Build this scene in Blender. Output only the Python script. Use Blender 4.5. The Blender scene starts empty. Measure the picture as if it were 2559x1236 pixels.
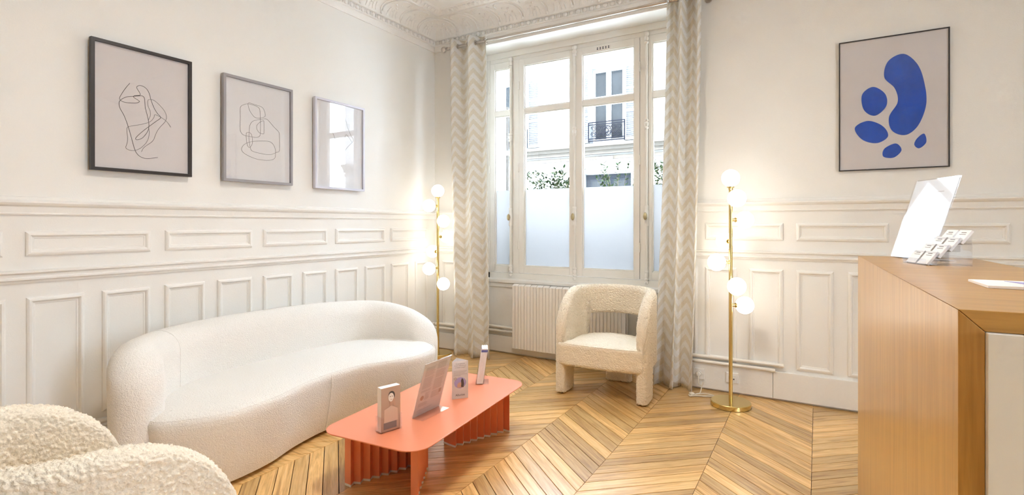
import bpy, bmesh, math, random
from mathutils import Vector, Matrix
random.seed(7)
PI = math.pi
SC = bpy.context.scene
COL = SC.collection

# ------------------------------------------------------------------ camera
cam_d = bpy.data.cameras.new('camera')
cam_d.sensor_width = 36.0
cam_d.lens = 1294.0 / 2559.0 * 36.0
cam_d.shift_y = -(618.0 - 560.0) / 2559.0
cam_d.clip_start = 0.05
cam = bpy.data.objects.new('camera', cam_d)
cam.location = (0, 0, 1.25)
cam.rotation_euler = (PI / 2, 0, math.radians(30.53))
COL.objects.link(cam)
SC.camera = cam

# ------------------------------------------------------------------ world, sun, exposure
world = bpy.data.worlds.new('sky')
SC.world = world
world.use_nodes = True
bg = world.node_tree.nodes['Background']
bg.inputs['Color'].default_value = (0.71, 0.88, 1.09, 1)
bg.inputs['Strength'].default_value = 15.0

sun_d = bpy.data.lights.new('sun', 'SUN')
sun_d.energy = 13.0
sun_d.color = (1.0, 0.98, 0.95)
sun_d.angle = math.radians(1.5)
sun = bpy.data.objects.new('sun', sun_d)
sun.rotation_euler = (math.radians(38), 0, math.radians(-12))
COL.objects.link(sun)

SC.view_settings.view_transform = 'Standard'
SC.view_settings.look = 'None'
SC.view_settings.gamma = 1.0
SC.view_settings.use_curve_mapping = False
SC.view_settings.exposure = 0.75
SC.cycles.use_denoising = True
SC.cycles.max_bounces = 6
SC.cycles.diffuse_bounces = 6
SC.cycles.glossy_bounces = 3
SC.cycles.transmission_bounces = 4
SC.cycles.transparent_max_bounces = 12
SC.cycles.use_adaptive_sampling = True
SC.cycles.adaptive_threshold = 0.15
SC.cycles.adaptive_min_samples = 12
SC.cycles.sample_clamp_indirect = 6.0
SC.cycles.caustics_reflective = False
SC.cycles.caustics_refractive = False

# daylight sampling portals at the street window and the added right opening (they emit nothing)
def portal(loc, rot, w, h):
    d = bpy.data.lights.new('opening_portal', 'AREA')
    d.shape = 'RECTANGLE'; d.size = w; d.size_y = h
    d.cycles.is_portal = True
    o = bpy.data.objects.new('opening_portal', d)
    o.location = loc; o.rotation_euler = rot
    COL.objects.link(o)
portal((-1.91, 4.72, 1.83), (-PI / 2, 0, 0), 1.9, 2.2)
portal((3.22, 0.75, 1.75), (0, PI / 2, 0), 1.9, 0.7)

# ------------------------------------------------------------------ materials
def nm(name):
    m = bpy.data.materials.new(name)
    m.use_nodes = True
    nt = m.node_tree
    return m, nt, nt.nodes['Principled BSDF'], nt.nodes['Material Output']

def plain(name, col, rough=0.5, metal=0.0, spec=0.5, bump=0.0, bscale=40.0, var=0.0, emis=None):
    m, nt, b, out = nm(name)
    b.inputs['Base Color'].default_value = (*col, 1)
    b.inputs['Roughness'].default_value = rough
    b.inputs['Metallic'].default_value = metal
    b.inputs['Specular IOR Level'].default_value = spec
    if bump or var:
        tc = nt.nodes.new('ShaderNodeTexCoord')
        n = nt.nodes.new('ShaderNodeTexNoise')
        n.inputs['Scale'].default_value = bscale
        n.inputs['Detail'].default_value = 5
        nt.links.new(tc.outputs['Object'], n.inputs['Vector'])
        if bump:
            bp = nt.nodes.new('ShaderNodeBump')
            bp.inputs['Strength'].default_value = bump
            bp.inputs['Distance'].default_value = 0.01
            nt.links.new(n.outputs['Fac'], bp.inputs['Height'])
            nt.links.new(bp.outputs['Normal'], b.inputs['Normal'])
        if var:
            mx = nt.nodes.new('ShaderNodeMix'); mx.data_type = 'RGBA'
            mx.inputs[6].default_value = (*[c * (1 - var) for c in col], 1)
            mx.inputs[7].default_value = (*[min(1, c * (1 + var)) for c in col], 1)
            nt.links.new(n.outputs['Fac'], mx.inputs[0])
            nt.links.new(mx.outputs[2], b.inputs['Base Color'])
    if emis:
        b.inputs['Emission Color'].default_value = (*emis[0], 1)
        b.inputs['Emission Strength'].default_value = emis[1]
    return m

def boucle(name, col, scale, bump, dist):
    m, nt, b, out = nm(name)
    tc = nt.nodes.new('ShaderNodeTexCoord')
    dn = nt.nodes.new('ShaderNodeTexNoise'); dn.inputs['Scale'].default_value = scale * 0.7
    dn.inputs['Detail'].default_value = 2
    ad = nt.nodes.new('ShaderNodeMix'); ad.data_type = 'VECTOR'
    ad.inputs[0].default_value = 0.02
    nt.links.new(tc.outputs['Object'], dn.inputs['Vector'])
    nt.links.new(tc.outputs['Object'], ad.inputs[4])
    nt.links.new(dn.outputs['Color'], ad.inputs[5])
    v = nt.nodes.new('ShaderNodeTexVoronoi'); v.inputs['Scale'].default_value = scale
    v.feature = 'SMOOTH_F1'
    n2 = nt.nodes.new('ShaderNodeTexNoise'); n2.inputs['Scale'].default_value = scale * 1.6
    n2.inputs['Detail'].default_value = 4
    nt.links.new(ad.outputs[1], v.inputs['Vector'])
    nt.links.new(tc.outputs['Object'], n2.inputs['Vector'])
    sb = nt.nodes.new('ShaderNodeMath'); sb.operation = 'SUBTRACT'
    sb2 = nt.nodes.new('ShaderNodeMath'); sb2.operation = 'MULTIPLY'; sb2.inputs[1].default_value = 0.35
    nt.links.new(n2.outputs['Fac'], sb2.inputs[0]); nt.links.new(sb2.outputs[0], sb.inputs[0]); nt.links.new(v.outputs['Distance'], sb.inputs[1])
    bp = nt.nodes.new('ShaderNodeBump'); bp.inputs['Strength'].default_value = bump
    bp.inputs['Distance'].default_value = dist
    nt.links.new(sb.outputs[0], bp.inputs['Height'])
    nt.links.new(bp.outputs['Normal'], b.inputs['Normal'])
    mx = nt.nodes.new('ShaderNodeMix'); mx.data_type = 'RGBA'
    mx.inputs[6].default_value = (*[c * 0.86 for c in col], 1)
    mx.inputs[7].default_value = (*[min(1, c * 1.08) for c in col], 1)
    nt.links.new(n2.outputs['Fac'], mx.inputs[0])
    nt.links.new(mx.outputs[2], b.inputs['Base Color'])
    b.inputs['Roughness'].default_value = 0.95
    b.inputs['Specular IOR Level'].default_value = 0.1
    b.inputs['Sheen Weight'].default_value = 0.25
    b.inputs['Sheen Roughness'].default_value = 0.5
    return m

def oak(name, light, mid, dark, rough, gscale=(2.2, 34, 34), rnd=True, bump=0.12, coat=0.0):
    m, nt, b, out = nm(name)
    tc = nt.nodes.new('ShaderNodeTexCoord')
    oi = nt.nodes.new('ShaderNodeObjectInfo')
    mp = nt.nodes.new('ShaderNodeMapping'); mp.inputs['Scale'].default_value = gscale
    nt.links.new(tc.outputs['Object'], mp.inputs['Vector'])
    off = nt.nodes.new('ShaderNodeVectorMath'); off.operation = 'ADD'
    sc = nt.nodes.new('ShaderNodeVectorMath'); sc.operation = 'SCALE'
    cb = nt.nodes.new('ShaderNodeCombineXYZ')
    for i in range(3): nt.links.new(oi.outputs['Random'], cb.inputs[i])
    nt.links.new(cb.outputs[0], sc.inputs[0]); sc.inputs['Scale'].default_value = 60.0 if rnd else 0.0
    nt.links.new(mp.outputs[0], off.inputs[0]); nt.links.new(sc.outputs[0], off.inputs[1])
    n = nt.nodes.new('ShaderNodeTexNoise'); n.inputs['Scale'].default_value = 1.0
    n.inputs['Detail'].default_value = 6; n.inputs['Roughness'].default_value = 0.6
    n.inputs['Distortion'].default_value = 1.4
    nt.links.new(off.outputs[0], n.inputs['Vector'])
    n2 = nt.nodes.new('ShaderNodeTexNoise'); n2.inputs['Scale'].default_value = 5.0
    n2.inputs['Detail'].default_value = 3
    nt.links.new(off.outputs[0], n2.inputs['Vector'])
    cr = nt.nodes.new('ShaderNodeValToRGB')
    e = cr.color_ramp.elements
    e[0].position = 0.28; e[0].color = (*dark, 1)
    e[1].position = 0.72; e[1].color = (*light, 1)
    k = e.new(0.5); k.color = (*mid, 1)
    nt.links.new(n.outputs['Fac'], cr.inputs['Fac'])
    # each plank its own tone
    hs = nt.nodes.new('ShaderNodeHueSaturation')
    mr = nt.nodes.new('ShaderNodeMapRange')
    mr.inputs['To Min'].default_value = 0.72 if rnd else 1.0
    mr.inputs['To Max'].default_value = 1.25 if rnd else 1.0
    nt.links.new(oi.outputs['Random'], mr.inputs['Value'])
    nt.links.new(mr.outputs[0], hs.inputs['Value'])
    nt.links.new(cr.outputs['Color'], hs.inputs['Color'])
    ml = nt.nodes.new('ShaderNodeMix'); ml.data_type = 'RGBA'; ml.blend_type = 'MULTIPLY'
    ml.inputs[0].default_value = 0.25
    nt.links.new(hs.outputs['Color'], ml.inputs[6]); nt.links.new(n2.outputs['Color'], ml.inputs[7])
    n2b = nt.nodes.new('ShaderNodeValToRGB')
    n2b.color_ramp.elements[0].color = (0.45, 0.45, 0.45, 1); n2b.color_ramp.elements[0].position = 0.35
    n2b.color_ramp.elements[1].color = (1, 1, 1, 1); n2b.color_ramp.elements[1].position = 0.6
    nt.links.new(n2.outputs['Fac'], n2b.inputs['Fac']); nt.links.new(n2b.outputs['Color'], ml.inputs[7])
    nt.links.new(ml.outputs[2], b.inputs['Base Color'])
    bp = nt.nodes.new('ShaderNodeBump'); bp.inputs['Strength'].default_value = bump
    bp.inputs['Distance'].default_value = 0.004
    nt.links.new(n.outputs['Fac'], bp.inputs['Height'])
    nt.links.new(bp.outputs['Normal'], b.inputs['Normal'])
    b.inputs['Roughness'].default_value = rough
    b.inputs['Coat Weight'].default_value = coat
    b.inputs['Coat Roughness'].default_value = 0.22
    return m

def chevron(name, ca, cb_):
    m, nt, b, out = nm(name)
    uv = nt.nodes.new('ShaderNodeUVMap')
    sp = nt.nodes.new('ShaderNodeSeparateXYZ')
    nt.links.new(uv.outputs[0], sp.inputs[0])
    def math_(op, a, bb=None):
        k = nt.nodes.new('ShaderNodeMath'); k.operation = op
        for i, x in enumerate((a, bb)):
            if x is None: continue
            if isinstance(x, (int, float)): k.inputs[i].default_value = x
            else: nt.links.new(x, k.inputs[i])
        return k.outputs[0]
    tri = math_('PINGPONG', sp.outputs[0], 0.085)
    h = math_('SUBTRACT', sp.outputs[1], math_('MULTIPLY', tri, 0.95))
    fr = math_('FRACT', math_('DIVIDE', h, 0.096))
    st = math_('GREATER_THAN', fr, 0.5)
    mp = nt.nodes.new('ShaderNodeMapping'); mp.inputs['Scale'].default_value = (420, 60, 1)
    nt.links.new(uv.outputs[0], mp.inputs['Vector'])
    wn = nt.nodes.new('ShaderNodeTexNoise'); wn.inputs['Scale'].default_value = 1.0; wn.inputs['Detail'].default_value = 4
    nt.links.new(mp.outputs[0], wn.inputs['Vector'])
    mx = nt.nodes.new('ShaderNodeMix'); mx.data_type = 'RGBA'
    mx.inputs[6].default_value = (*ca, 1); mx.inputs[7].default_value = (*cb_, 1)
    nt.links.new(st, mx.inputs[0])
    wr = nt.nodes.new('ShaderNodeMapRange'); wr.inputs['To Min'].default_value = 0.72; wr.inputs['To Max'].default_value = 1.2
    nt.links.new(wn.outputs['Fac'], wr.inputs['Value'])
    hs = nt.nodes.new('ShaderNodeHueSaturation')
    nt.links.new(wr.outputs[0], hs.inputs['Value']); nt.links.new(mx.outputs[2], hs.inputs['Color'])
    nt.links.new(hs.outputs['Color'], b.inputs['Base Color'])
    bp = nt.nodes.new('ShaderNodeBump'); bp.inputs['Strength'].default_value = 0.35; bp.inputs['Distance'].default_value = 0.002
    nt.links.new(wn.outputs['Fac'], bp.inputs['Height']); nt.links.new(bp.outputs['Normal'], b.inputs['Normal'])
    b.inputs['Roughness'].default_value = 0.85
    tr = nt.nodes.new('ShaderNodeBsdfTranslucent')
    nt.links.new(hs.outputs['Color'], tr.inputs['Color'])
    ms = nt.nodes.new('ShaderNodeMixShader'); ms.inputs[0].default_value = 0.25
    nt.links.new(b.outputs[0], ms.inputs[1]); nt.links.new(tr.outputs[0], ms.inputs[2])
    nt.links.new(ms.outputs[0], out.inputs['Surface'])
    return m

def clear(name, tint=(1, 1, 1), ior=1.45, rough=0.02):
    """thin clear sheet: straight-through light plus a Fresnel reflection"""
    m, nt, b, out = nm(name)
    nt.nodes.remove(b)
    t = nt.nodes.new('ShaderNodeBsdfTransparent'); t.inputs['Color'].default_value = (*tint, 1)
    g = nt.nodes.new('ShaderNodeBsdfGlossy'); g.inputs['Roughness'].default_value = rough
    lw = nt.nodes.new('ShaderNodeLayerWeight'); lw.inputs['Blend'].default_value = 0.5
    pw = nt.nodes.new('ShaderNodeMath'); pw.operation = 'POWER'; pw.inputs[1].default_value = 4.0
    f = nt.nodes.new('ShaderNodeMath'); f.operation = 'MULTIPLY_ADD'
    r0 = ((ior-1)/(ior+1))**2
    f.inputs[1].default_value = 1-r0; f.inputs[2].default_value = r0
    nt.links.new(lw.outputs['Facing'], pw.inputs[0]); nt.links.new(pw.outputs[0], f.inputs[0])
    ms = nt.nodes.new('ShaderNodeMixShader')
    nt.links.new(f.outputs[0], ms.inputs[0]); nt.links.new(t.outputs[0], ms.inputs[1]); nt.links.new(g.outputs[0], ms.inputs[2])
    nt.links.new(ms.outputs[0], out.inputs['Surface'])
    return m

def thin_paper(name, col):
    m, nt, b, out = nm(name)
    b.inputs['Base Color'].default_value = (*col, 1); b.inputs['Roughness'].default_value = 0.7
    t = nt.nodes.new('ShaderNodeBsdfTranslucent'); t.inputs['Color'].default_value = (*col, 1)
    ms = nt.nodes.new('ShaderNodeMixShader'); ms.inputs[0].default_value = 0.4
    nt.links.new(b.outputs[0], ms.inputs[1]); nt.links.new(t.outputs[0], ms.inputs[2])
    nt.links.new(ms.outputs[0], out.inputs['Surface'])
    return m

def frosted(name):
    m, nt, b, out = nm(name)
    nt.nodes.remove(b)
    t = nt.nodes.new('ShaderNodeBsdfTranslucent'); t.inputs['Color'].default_value = (0.42, 0.41, 0.40, 1)
    d = nt.nodes.new('ShaderNodeBsdfDiffuse'); d.inputs['Color'].default_value = (0.80, 0.84, 0.92, 1)
    g = nt.nodes.new('ShaderNodeBsdfGlossy'); g.inputs['Roughness'].default_value = 0.08
    a = nt.nodes.new('ShaderNodeMixShader'); a.inputs[0].default_value = 0.12
    nt.links.new(t.outputs[0], a.inputs[1]); nt.links.new(d.outputs[0], a.inputs[2])
    c = nt.nodes.new('ShaderNodeMixShader'); c.inputs[0].default_value = 0.05
    nt.links.new(a.outputs[0], c.inputs[1]); nt.links.new(g.outputs[0], c.inputs[2])
    nt.links.new(c.outputs[0], out.inputs['Surface'])
    return m

WALLC = (0.84, 0.82, 0.775)
M = {
    'wall': plain('wall_paint', WALLC, 0.62, bump=0.06, bscale=160, var=0.015),
    'trim': plain('panel_paint', (0.85, 0.83, 0.785), 0.42, bump=0.08, bscale=60, var=0.02),
    'plaster': plain('plaster_white', (0.87, 0.85, 0.81), 0.6, bump=0.25, bscale=70, var=0.03),
    'ceiling': plain('ceiling_paint', (0.87, 0.85, 0.81), 0.7, bump=0.04, bscale=120),
    'winpaint': plain('window_paint', (0.83, 0.80, 0.74), 0.35, bump=0.05, bscale=80),
    'radiator': plain('radiator_enamel', (0.84, 0.80, 0.74), 0.35),
    'pipe': plain('pipe_paint', (0.84, 0.80, 0.73), 0.4, bump=0.1, bscale=50),
    'dark': plain('gap_dark', (0.05, 0.045, 0.06), 0.8),
    'oak': oak('oak_parquet', (0.87, 0.60, 0.27), (0.74, 0.45, 0.165), (0.46, 0.24, 0.07), 0.30, coat=0.55),
    'veneer': oak('oak_veneer', (0.66, 0.37, 0.10), (0.58, 0.30, 0.07), (0.48, 0.235, 0.05), 0.33, gscale=(1.1, 26, 26), rnd=False, bump=0.04, coat=0.25),
    'sofa': boucle('boucle_cream', (0.88, 0.845, 0.79), 160, 0.6, 0.005),
    'chair': boucle('boucle_sand', (0.91, 0.815, 0.66), 105, 0.6, 0.008),
    'curtain': chevron('curtain_weave', (0.87, 0.81, 0.70), (0.95, 0.93, 0.89)),
    'brass': plain('brass', (0.80, 0.62, 0.26), 0.26, 1.0, bump=0.02, bscale=200),
    'steel': plain('brushed_steel', (0.62, 0.56, 0.50), 0.3, 1.0),
    'oldbrass': plain('aged_brass', (0.55, 0.45, 0.26), 0.38, 0.9),
    'coral': plain('coral_lacquer', (0.80, 0.265, 0.14), 0.36, spec=0.5, bump=0.02, bscale=300),
    'whiteplastic': plain('white_plastic', (0.86, 0.84, 0.80), 0.4),
    'glass': clear('window_glass', (0.97, 0.98, 0.98), 1.45),
    'picglass': clear('picture_glass', (0.98, 0.98, 0.98), 1.5, 0.01),
    'acrylic': clear('clear_acrylic', (0.985, 0.985, 0.99), 1.5, 0.03),
    'frost': frosted('frosted_film'),
    'black': plain('frame_black', (0.035, 0.028, 0.025), 0.4),
    'grey': plain('frame_glare_grey', (0.34, 0.325, 0.335), 0.35),  # dark frame greyed, the veil of glare is painted into its colour
    'lilac': plain('frame_glare_lilac', (0.63, 0.62, 0.69), 0.35),  # dark frame under the strongest glare, its haze mixed into the paint
    'paper_pink': plain('paper_warm', (0.80, 0.745, 0.73), 0.8, var=0.03, bscale=9),
    'paper_white': plain('paper_white', (0.86, 0.835, 0.83), 0.8, var=0.02, bscale=9),
    'paper': plain('paper_bright', (0.92, 0.905, 0.89), 0.7),
    'paper_gloss': plain('paper_coated', (0.93, 0.93, 0.93), 0.3, spec=0.6),
    'thinpaper': thin_paper('paper_thin', (0.92, 0.89, 0.875)),
    'ink': plain('ink_brown', (0.09, 0.075, 0.065), 0.7),
    'ink_soft': plain('ink_soft', (0.30, 0.27, 0.26), 0.7),
    'textgrey': plain('text_grey', (0.66, 0.62, 0.61), 0.8),
    'blue': plain('ultramarine_gouache', (0.010, 0.088, 0.55), 0.75, var=0.35, bscale=14),
    'deskwhite': plain('desk_white', (0.90, 0.875, 0.81), 0.45),
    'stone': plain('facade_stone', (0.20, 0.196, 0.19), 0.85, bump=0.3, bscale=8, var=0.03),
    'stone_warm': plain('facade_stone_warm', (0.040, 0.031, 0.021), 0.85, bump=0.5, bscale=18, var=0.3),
    'shutter': plain('shutter_paint', (0.072, 0.075, 0.088), 0.6),
    'farglass': plain('far_window_glass', (0.02, 0.021, 0.0215), 0.6, spec=0.02, var=0.5, bscale=2.5),
    'iron': plain('wrought_iron', (0.006, 0.0062, 0.009), 0.8, spec=0.05),
    'doorgrey': plain('door_grey', (0.013, 0.0145, 0.017), 0.8, spec=0.05),
    'leaf': plain('leaf_green', (0.034, 0.058, 0.02), 0.8, spec=0.05, var=0.4, bscale=12),
    'stem': plain('stem_brown', (0.20, 0.16, 0.08), 0.7),
    'sill': plain('sill_stone', (0.82, 0.80, 0.77), 0.7, bump=0.1, bscale=30),
    'fill_lamp_glow': plain('fill_lamp_diffuser', (0.95, 0.94, 0.92), 0.3, emis=((1.0, 0.965, 0.91), 42.0)),  # glow of the added fill lamp on the ceiling
    'globe_bright': plain('opal_globe_bright', (0.95, 0.94, 0.92), 0.25, emis=((1.0, 0.95, 0.86), 2.6)),
    'street': plain('street_paving', (0.80, 0.79, 0.77), 0.9, var=0.1, bscale=3),
    'tan': plain('render_tan', (0.050, 0.038, 0.028), 0.8, var=0.08, bscale=6),
    'globe': plain('opal_globe', (0.95, 0.94, 0.92), 0.25, emis=((1.0, 0.94, 0.83), 3.2)),
    'cord': plain('clear_cord', (0.72, 0.66, 0.55), 0.25),
    'skin': plain('print_skin', (0.60, 0.42, 0.33), 0.7),
    'skin_light': plain('print_skin_light', (0.72, 0.57, 0.48), 0.7),
    'hair': plain('print_hair', (0.10, 0.085, 0.08), 0.7),
    'lavender': plain('print_lavender', (0.42, 0.38, 0.66), 0.7),
    'coverbrown': plain('print_cover', (0.56, 0.42, 0.34), 0.55),
    'bandgrey': plain('print_band', (0.24, 0.21, 0.21), 0.6),
    'blueband': plain('print_blue_band', (0.16, 0.18, 0.46), 0.6),
}

# ------------------------------------------------------------------ mesh helpers
class MB:
    def __init__(s): s.v = []; s.f = []; s.uv = None
    def add(s, vs, fs):
        o = len(s.v); s.v += [tuple(p) for p in vs]; s.f += [tuple(i + o for i in f) for f in fs]; return s
    def box(s, x0, x1, y0, y1, z0, z1):
        return s.add([(x0,y0,z0),(x1,y0,z0),(x1,y1,z0),(x0,y1,z0),(x0,y0,z1),(x1,y0,z1),(x1,y1,z1),(x0,y1,z1)],
                     [(0,3,2,1),(4,5,6,7),(0,1,5,4),(1,2,6,5),(2,3,7,6),(3,0,4,7)])
    def prism(s, poly, z0, z1):
        n = len(poly)
        return s.add([(x,y,z0) for x,y in poly] + [(x,y,z1) for x,y in poly],
                     [tuple(range(n))[::-1], tuple(range(n, 2*n))] + [(i,(i+1)%n,n+(i+1)%n,n+i) for i in range(n)])
    def lathe(s, prof, n=24, c=(0,0,0), axis='z'):
        vs = []; fs = []; m = len(prof)
        for i in range(n):
            a = 2*PI*i/n
            for r, h in prof:
                p = (r*math.cos(a), r*math.sin(a), h)
                if axis == 'y': p = (p[0], p[2], p[1])
                if axis == 'x': p = (p[2], p[0], p[1])
                vs.append((p[0]+c[0], p[1]+c[1], p[2]+c[2]))
        for i in range(n):
            j = (i+1) % n
            for k in range(m-1):
                fs.append((i*m+k, j*m+k, j*m+k+1, i*m+k+1))
        if prof[0][0] > 1e-6: fs.append(tuple(i*m for i in range(n))[::-1])
        if prof[-1][0] > 1e-6: fs.append(tuple(i*m+m-1 for i in range(n)))
        return s.add(vs, fs)
    def ball(s, c, r, n=16, m=10):
        rx, ry, rz = (r, r, r) if isinstance(r, (int, float)) else r
        vs = []; fs = []
        for j in range(m+1):
            t = PI*j/m
            for i in range(n):
                a = 2*PI*i/n
                vs.append((c[0]+rx*math.sin(t)*math.cos(a), c[1]+ry*math.sin(t)*math.sin(a), c[2]-rz*math.cos(t)))
        for j in range(m):
            for i in range(n):
                k = (i+1) % n
                fs.append((j*n+i, j*n+k, (j+1)*n+k, (j+1)*n+i))
        return s.add(vs, fs)
    def tube(s, pts, r, n=10, closed=False, flat=None):
        pts = [Vector(p) for p in pts]; N = len(pts); vs = []; fs = []
        prev = None
        for i, p in enumerate(pts):
            a = pts[i-1] if (i > 0 or closed) else p
            b = pts[(i+1) % N] if (i < N-1 or closed) else p
            t = (b-a).normalized()
            if prev is None:
                u = t.orthogonal().normalized()
            else:
                u = (prev - t*prev.dot(t))
                u = u.normalized() if u.length > 1e-6 else t.orthogonal().normalized()
            prev = u; w = t.cross(u)
            rr = r[i] if isinstance(r, (list, tuple)) else r
            for k in range(n):
                an = 2*PI*k/n
                vs.append(p + (u*math.cos(an) + w*math.sin(an))*rr)
        for i in range(N if closed else N-1):
            j = (i+1) % N
            for k in range(n):
                l = (k+1) % n
                fs.append((i*n+k, i*n+l, j*n+l, j*n+k))
        if not closed:
            fs.append(tuple(range(n))[::-1]); fs.append(tuple((N-1)*n+k for k in range(n)))
        return s.add(vs, fs)
    def xf(s, mat):
        s.v = [tuple(mat @ Vector(p)) for p in s.v]; return s
    def mesh(s, name):
        me = bpy.data.meshes.new(name)
        me.from_pydata(s.v, [], s.f)
        bm = bmesh.new(); bm.from_mesh(me)
        bmesh.ops.recalc_face_normals(bm, faces=bm.faces)
        bm.to_mesh(me); bm.free()
        return me
    def build(s, name, mat, parent=None, smooth=False, bevel=0.0, seg=2, loc=None, rot=None, angle=40):
        me = s.mesh(name)
        me.materials.append(M[mat] if isinstance(mat, str) else mat)
        o = bpy.data.objects.new(name, me)
        COL.objects.link(o)
        if parent is not None: o.parent = parent
        if loc: o.location = loc
        if rot: o.rotation_euler = rot
        if smooth:
            me.polygons.foreach_set('use_smooth', [True]*len(me.polygons))
            try: me.set_sharp_from_angle(angle=math.radians(angle))
            except Exception: pass
        if bevel:
            b = o.modifiers.new('bevel', 'BEVEL'); b.width = bevel; b.segments = seg; b.limit_method = 'ANGLE'
        return o

def thing(name, label, cat, loc=(0,0,0), rotz=0.0, group=None):
    o = bpy.data.objects.new(name, None)
    o.empty_display_size = 0.05
    COL.objects.link(o); o.location = loc; o.rotation_euler = (0,0,rotz)
    return tag(o, label, cat, group)
def tag(o, label, cat, group=None):
    o['label'] = label; o['category'] = cat
    if group: o['group'] = group
    return o
def struct(o, label=None, cat=None):
    o['kind'] = 'structure'
    if label: o['label'] = label
    if cat: o['category'] = cat
    return o
def root(name, loc=(0,0,0)):
    o = bpy.data.objects.new(name, None); o.empty_display_size = 0.05
    COL.objects.link(o); o.location = loc; return o
def share(src, parent, loc=None, rot=None, scale=None):
    c = src.copy(); COL.objects.link(c); c.parent = parent
    if loc is not None: c.location = loc
    if rot is not None: c.rotation_euler = rot
    if scale is not None: c.scale = scale
    return c
def copy_tree(o, parent=None):
    c = o.copy(); COL.objects.link(c); c.parent = parent
    for ch in list(o.children): copy_tree(ch, c)
    return c
def catmull(P, n=8, closed=False):
    P = [Vector(p) for p in P]; N = len(P); out = []
    for i in range(N if closed else N-1):
        if closed: a,b,c,d = P[i-1],P[i],P[(i+1)%N],P[(i+2)%N]
        else: a,b,c,d = P[max(i-1,0)],P[i],P[i+1],P[min(i+2,N-1)]
        for k in range(n):
            t = k/n
            out.append(0.5*((2*b)+(c-a)*t+(2*a-5*b+4*c-d)*t*t+(3*b-a-3*c+d)*t**3))
    if not closed: out.append(P[-1])
    return out
def text_mesh(txt, size, align='CENTER'):
    cu = bpy.data.curves.new('lettering', 'FONT'); cu.body = txt; cu.size = size; cu.align_x = align
    cu.resolution_u = 3
    o = bpy.data.objects.new('lettering', cu); COL.objects.link(o)
    dg = bpy.context.evaluated_depsgraph_get(); dg.update()
    me = bpy.data.meshes.new_from_object(o.evaluated_get(dg))
    bpy.data.objects.remove(o); bpy.data.curves.remove(cu)
    return me

# ------------------------------------------------------------------ room dimensions
XL, YW, XR, YF, ZC = -3.354, 4.14, 3.2, -3.0, 3.285
NX0, NX1 = -2.875, -0.955        # window niche
YN = 4.31                        # wall under the window
SOF = 2.953                      # niche soffit

# ------------------------------------------------------------------ floor: chevron oak parquet
floor = struct(MB().box(XL-0.2, XR+0.2, YF-0.2, 4.75, -0.12, -0.022).build('floor', 'dark'),
               'chevron oak parquet floor with warm honey planks', 'floor')
CW, CX0, PITCH, RISE, PH = 0.4725, -0.025, 0.0965, 0.405, 2.34
gap = 0.0022
def plank_mesh(sign):
    """one plank, local x along its length; ends cut vertical to the column edges"""
    h = CW/2 - gap*0.4
    ang = math.atan2(RISE*sign, CW)
    hy = PITCH/2 - gap
    ca, sa = math.cos(-ang), math.sin(-ang)
    pts = []
    for x, y in ((-h, -RISE*sign*h/CW-hy), (h, RISE*sign*h/CW-hy), (h, RISE*sign*h/CW+hy), (-h, -RISE*sign*h/CW+hy)):
        pts.append((x*ca-y*sa, x*sa+y*ca))
    m = MB()
    cx = sum(p[0] for p in pts)/4; cy = sum(p[1] for p in pts)/4
    ins = [(p[0]*0.998, p[1]*0.98) for p in pts]
    vs = [(x,y,-0.022) for x,y in pts] + [(x,y,-0.0016) for x,y in pts] + [(x,y,0.0) for x,y in ins]
    fs = [(3,2,1,0),(8,9,10,11)]
    for i in range(4):
        j = (i+1) % 4
        fs += [(i,j,4+j,4+i),(4+i,4+j,8+j,8+i)]
    m.add(vs, fs)
    return m, ang
srcs = {}
rest = MB()
for col in range(-7, 8):
    xc = CX0 - CW*(col+0.5)
    if xc < XL-0.2 or xc > XR+0.2: continue
    sign = 1 if col % 2 == 1 else -1
    # seam phase: at the valley lines (col odd left edge) the seams meet at PH
    for k in range(-60, 40):
        yv = PH + k*PITCH + PITCH/2
        yc = yv + RISE/2
        if yc < YF-0.1 or yc > 4.68: continue
        seen = (-2.9 < xc < 0.35 and yc > 1.75) or (xc < -1.9 and yc > 1.1 and xc > -2.6)
        seen = seen and not (xc < -2.6 and yc < 3.3)
        m, ang = plank_mesh(sign)
        if seen:
            if sign not in srcs:
                o = m.build('plank', 'oak', floor, loc=(xc, yc, 0), rot=(0,0,ang)); srcs[sign] = o
            else:
                share(srcs[sign], floor, (xc, yc, 0), (random.uniform(-.0012,.0012), random.uniform(-.0012,.0012), ang))
        else:
            m.xf(Matrix.Translation((xc, yc, 0)) @ Matrix.Rotation(ang, 4, 'Z'))
            rest.add(m.v, m.f)
ro = rest.build('outer_planks', 'oak', floor); ro['kind'] = 'stuff'

# ------------------------------------------------------------------ walls
def wall_profile(parent, prof, kind, a0, a1, name, mat='trim', off=0.0, z=0.0):
    """straight moulding: prof = [(proud, height)...]; kind 'L' along left wall, 'B' along back wall"""
    m = MB(); n = len(prof); vs = []
    for a in (a0, a1):
        for d, h in prof:
            vs.append((XL+d+off, a, h+z) if kind == 'L' else (a, YW-d-off, h+z))
    fs = [tuple(range(n)), tuple(range(n, 2*n))[::-1]] + [(i,(i+1)%n,n+(i+1)%n,n+i) for i in range(n)]
    m.add(vs, fs)
    return m.build(name, mat, parent, bevel=0.0)

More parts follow.
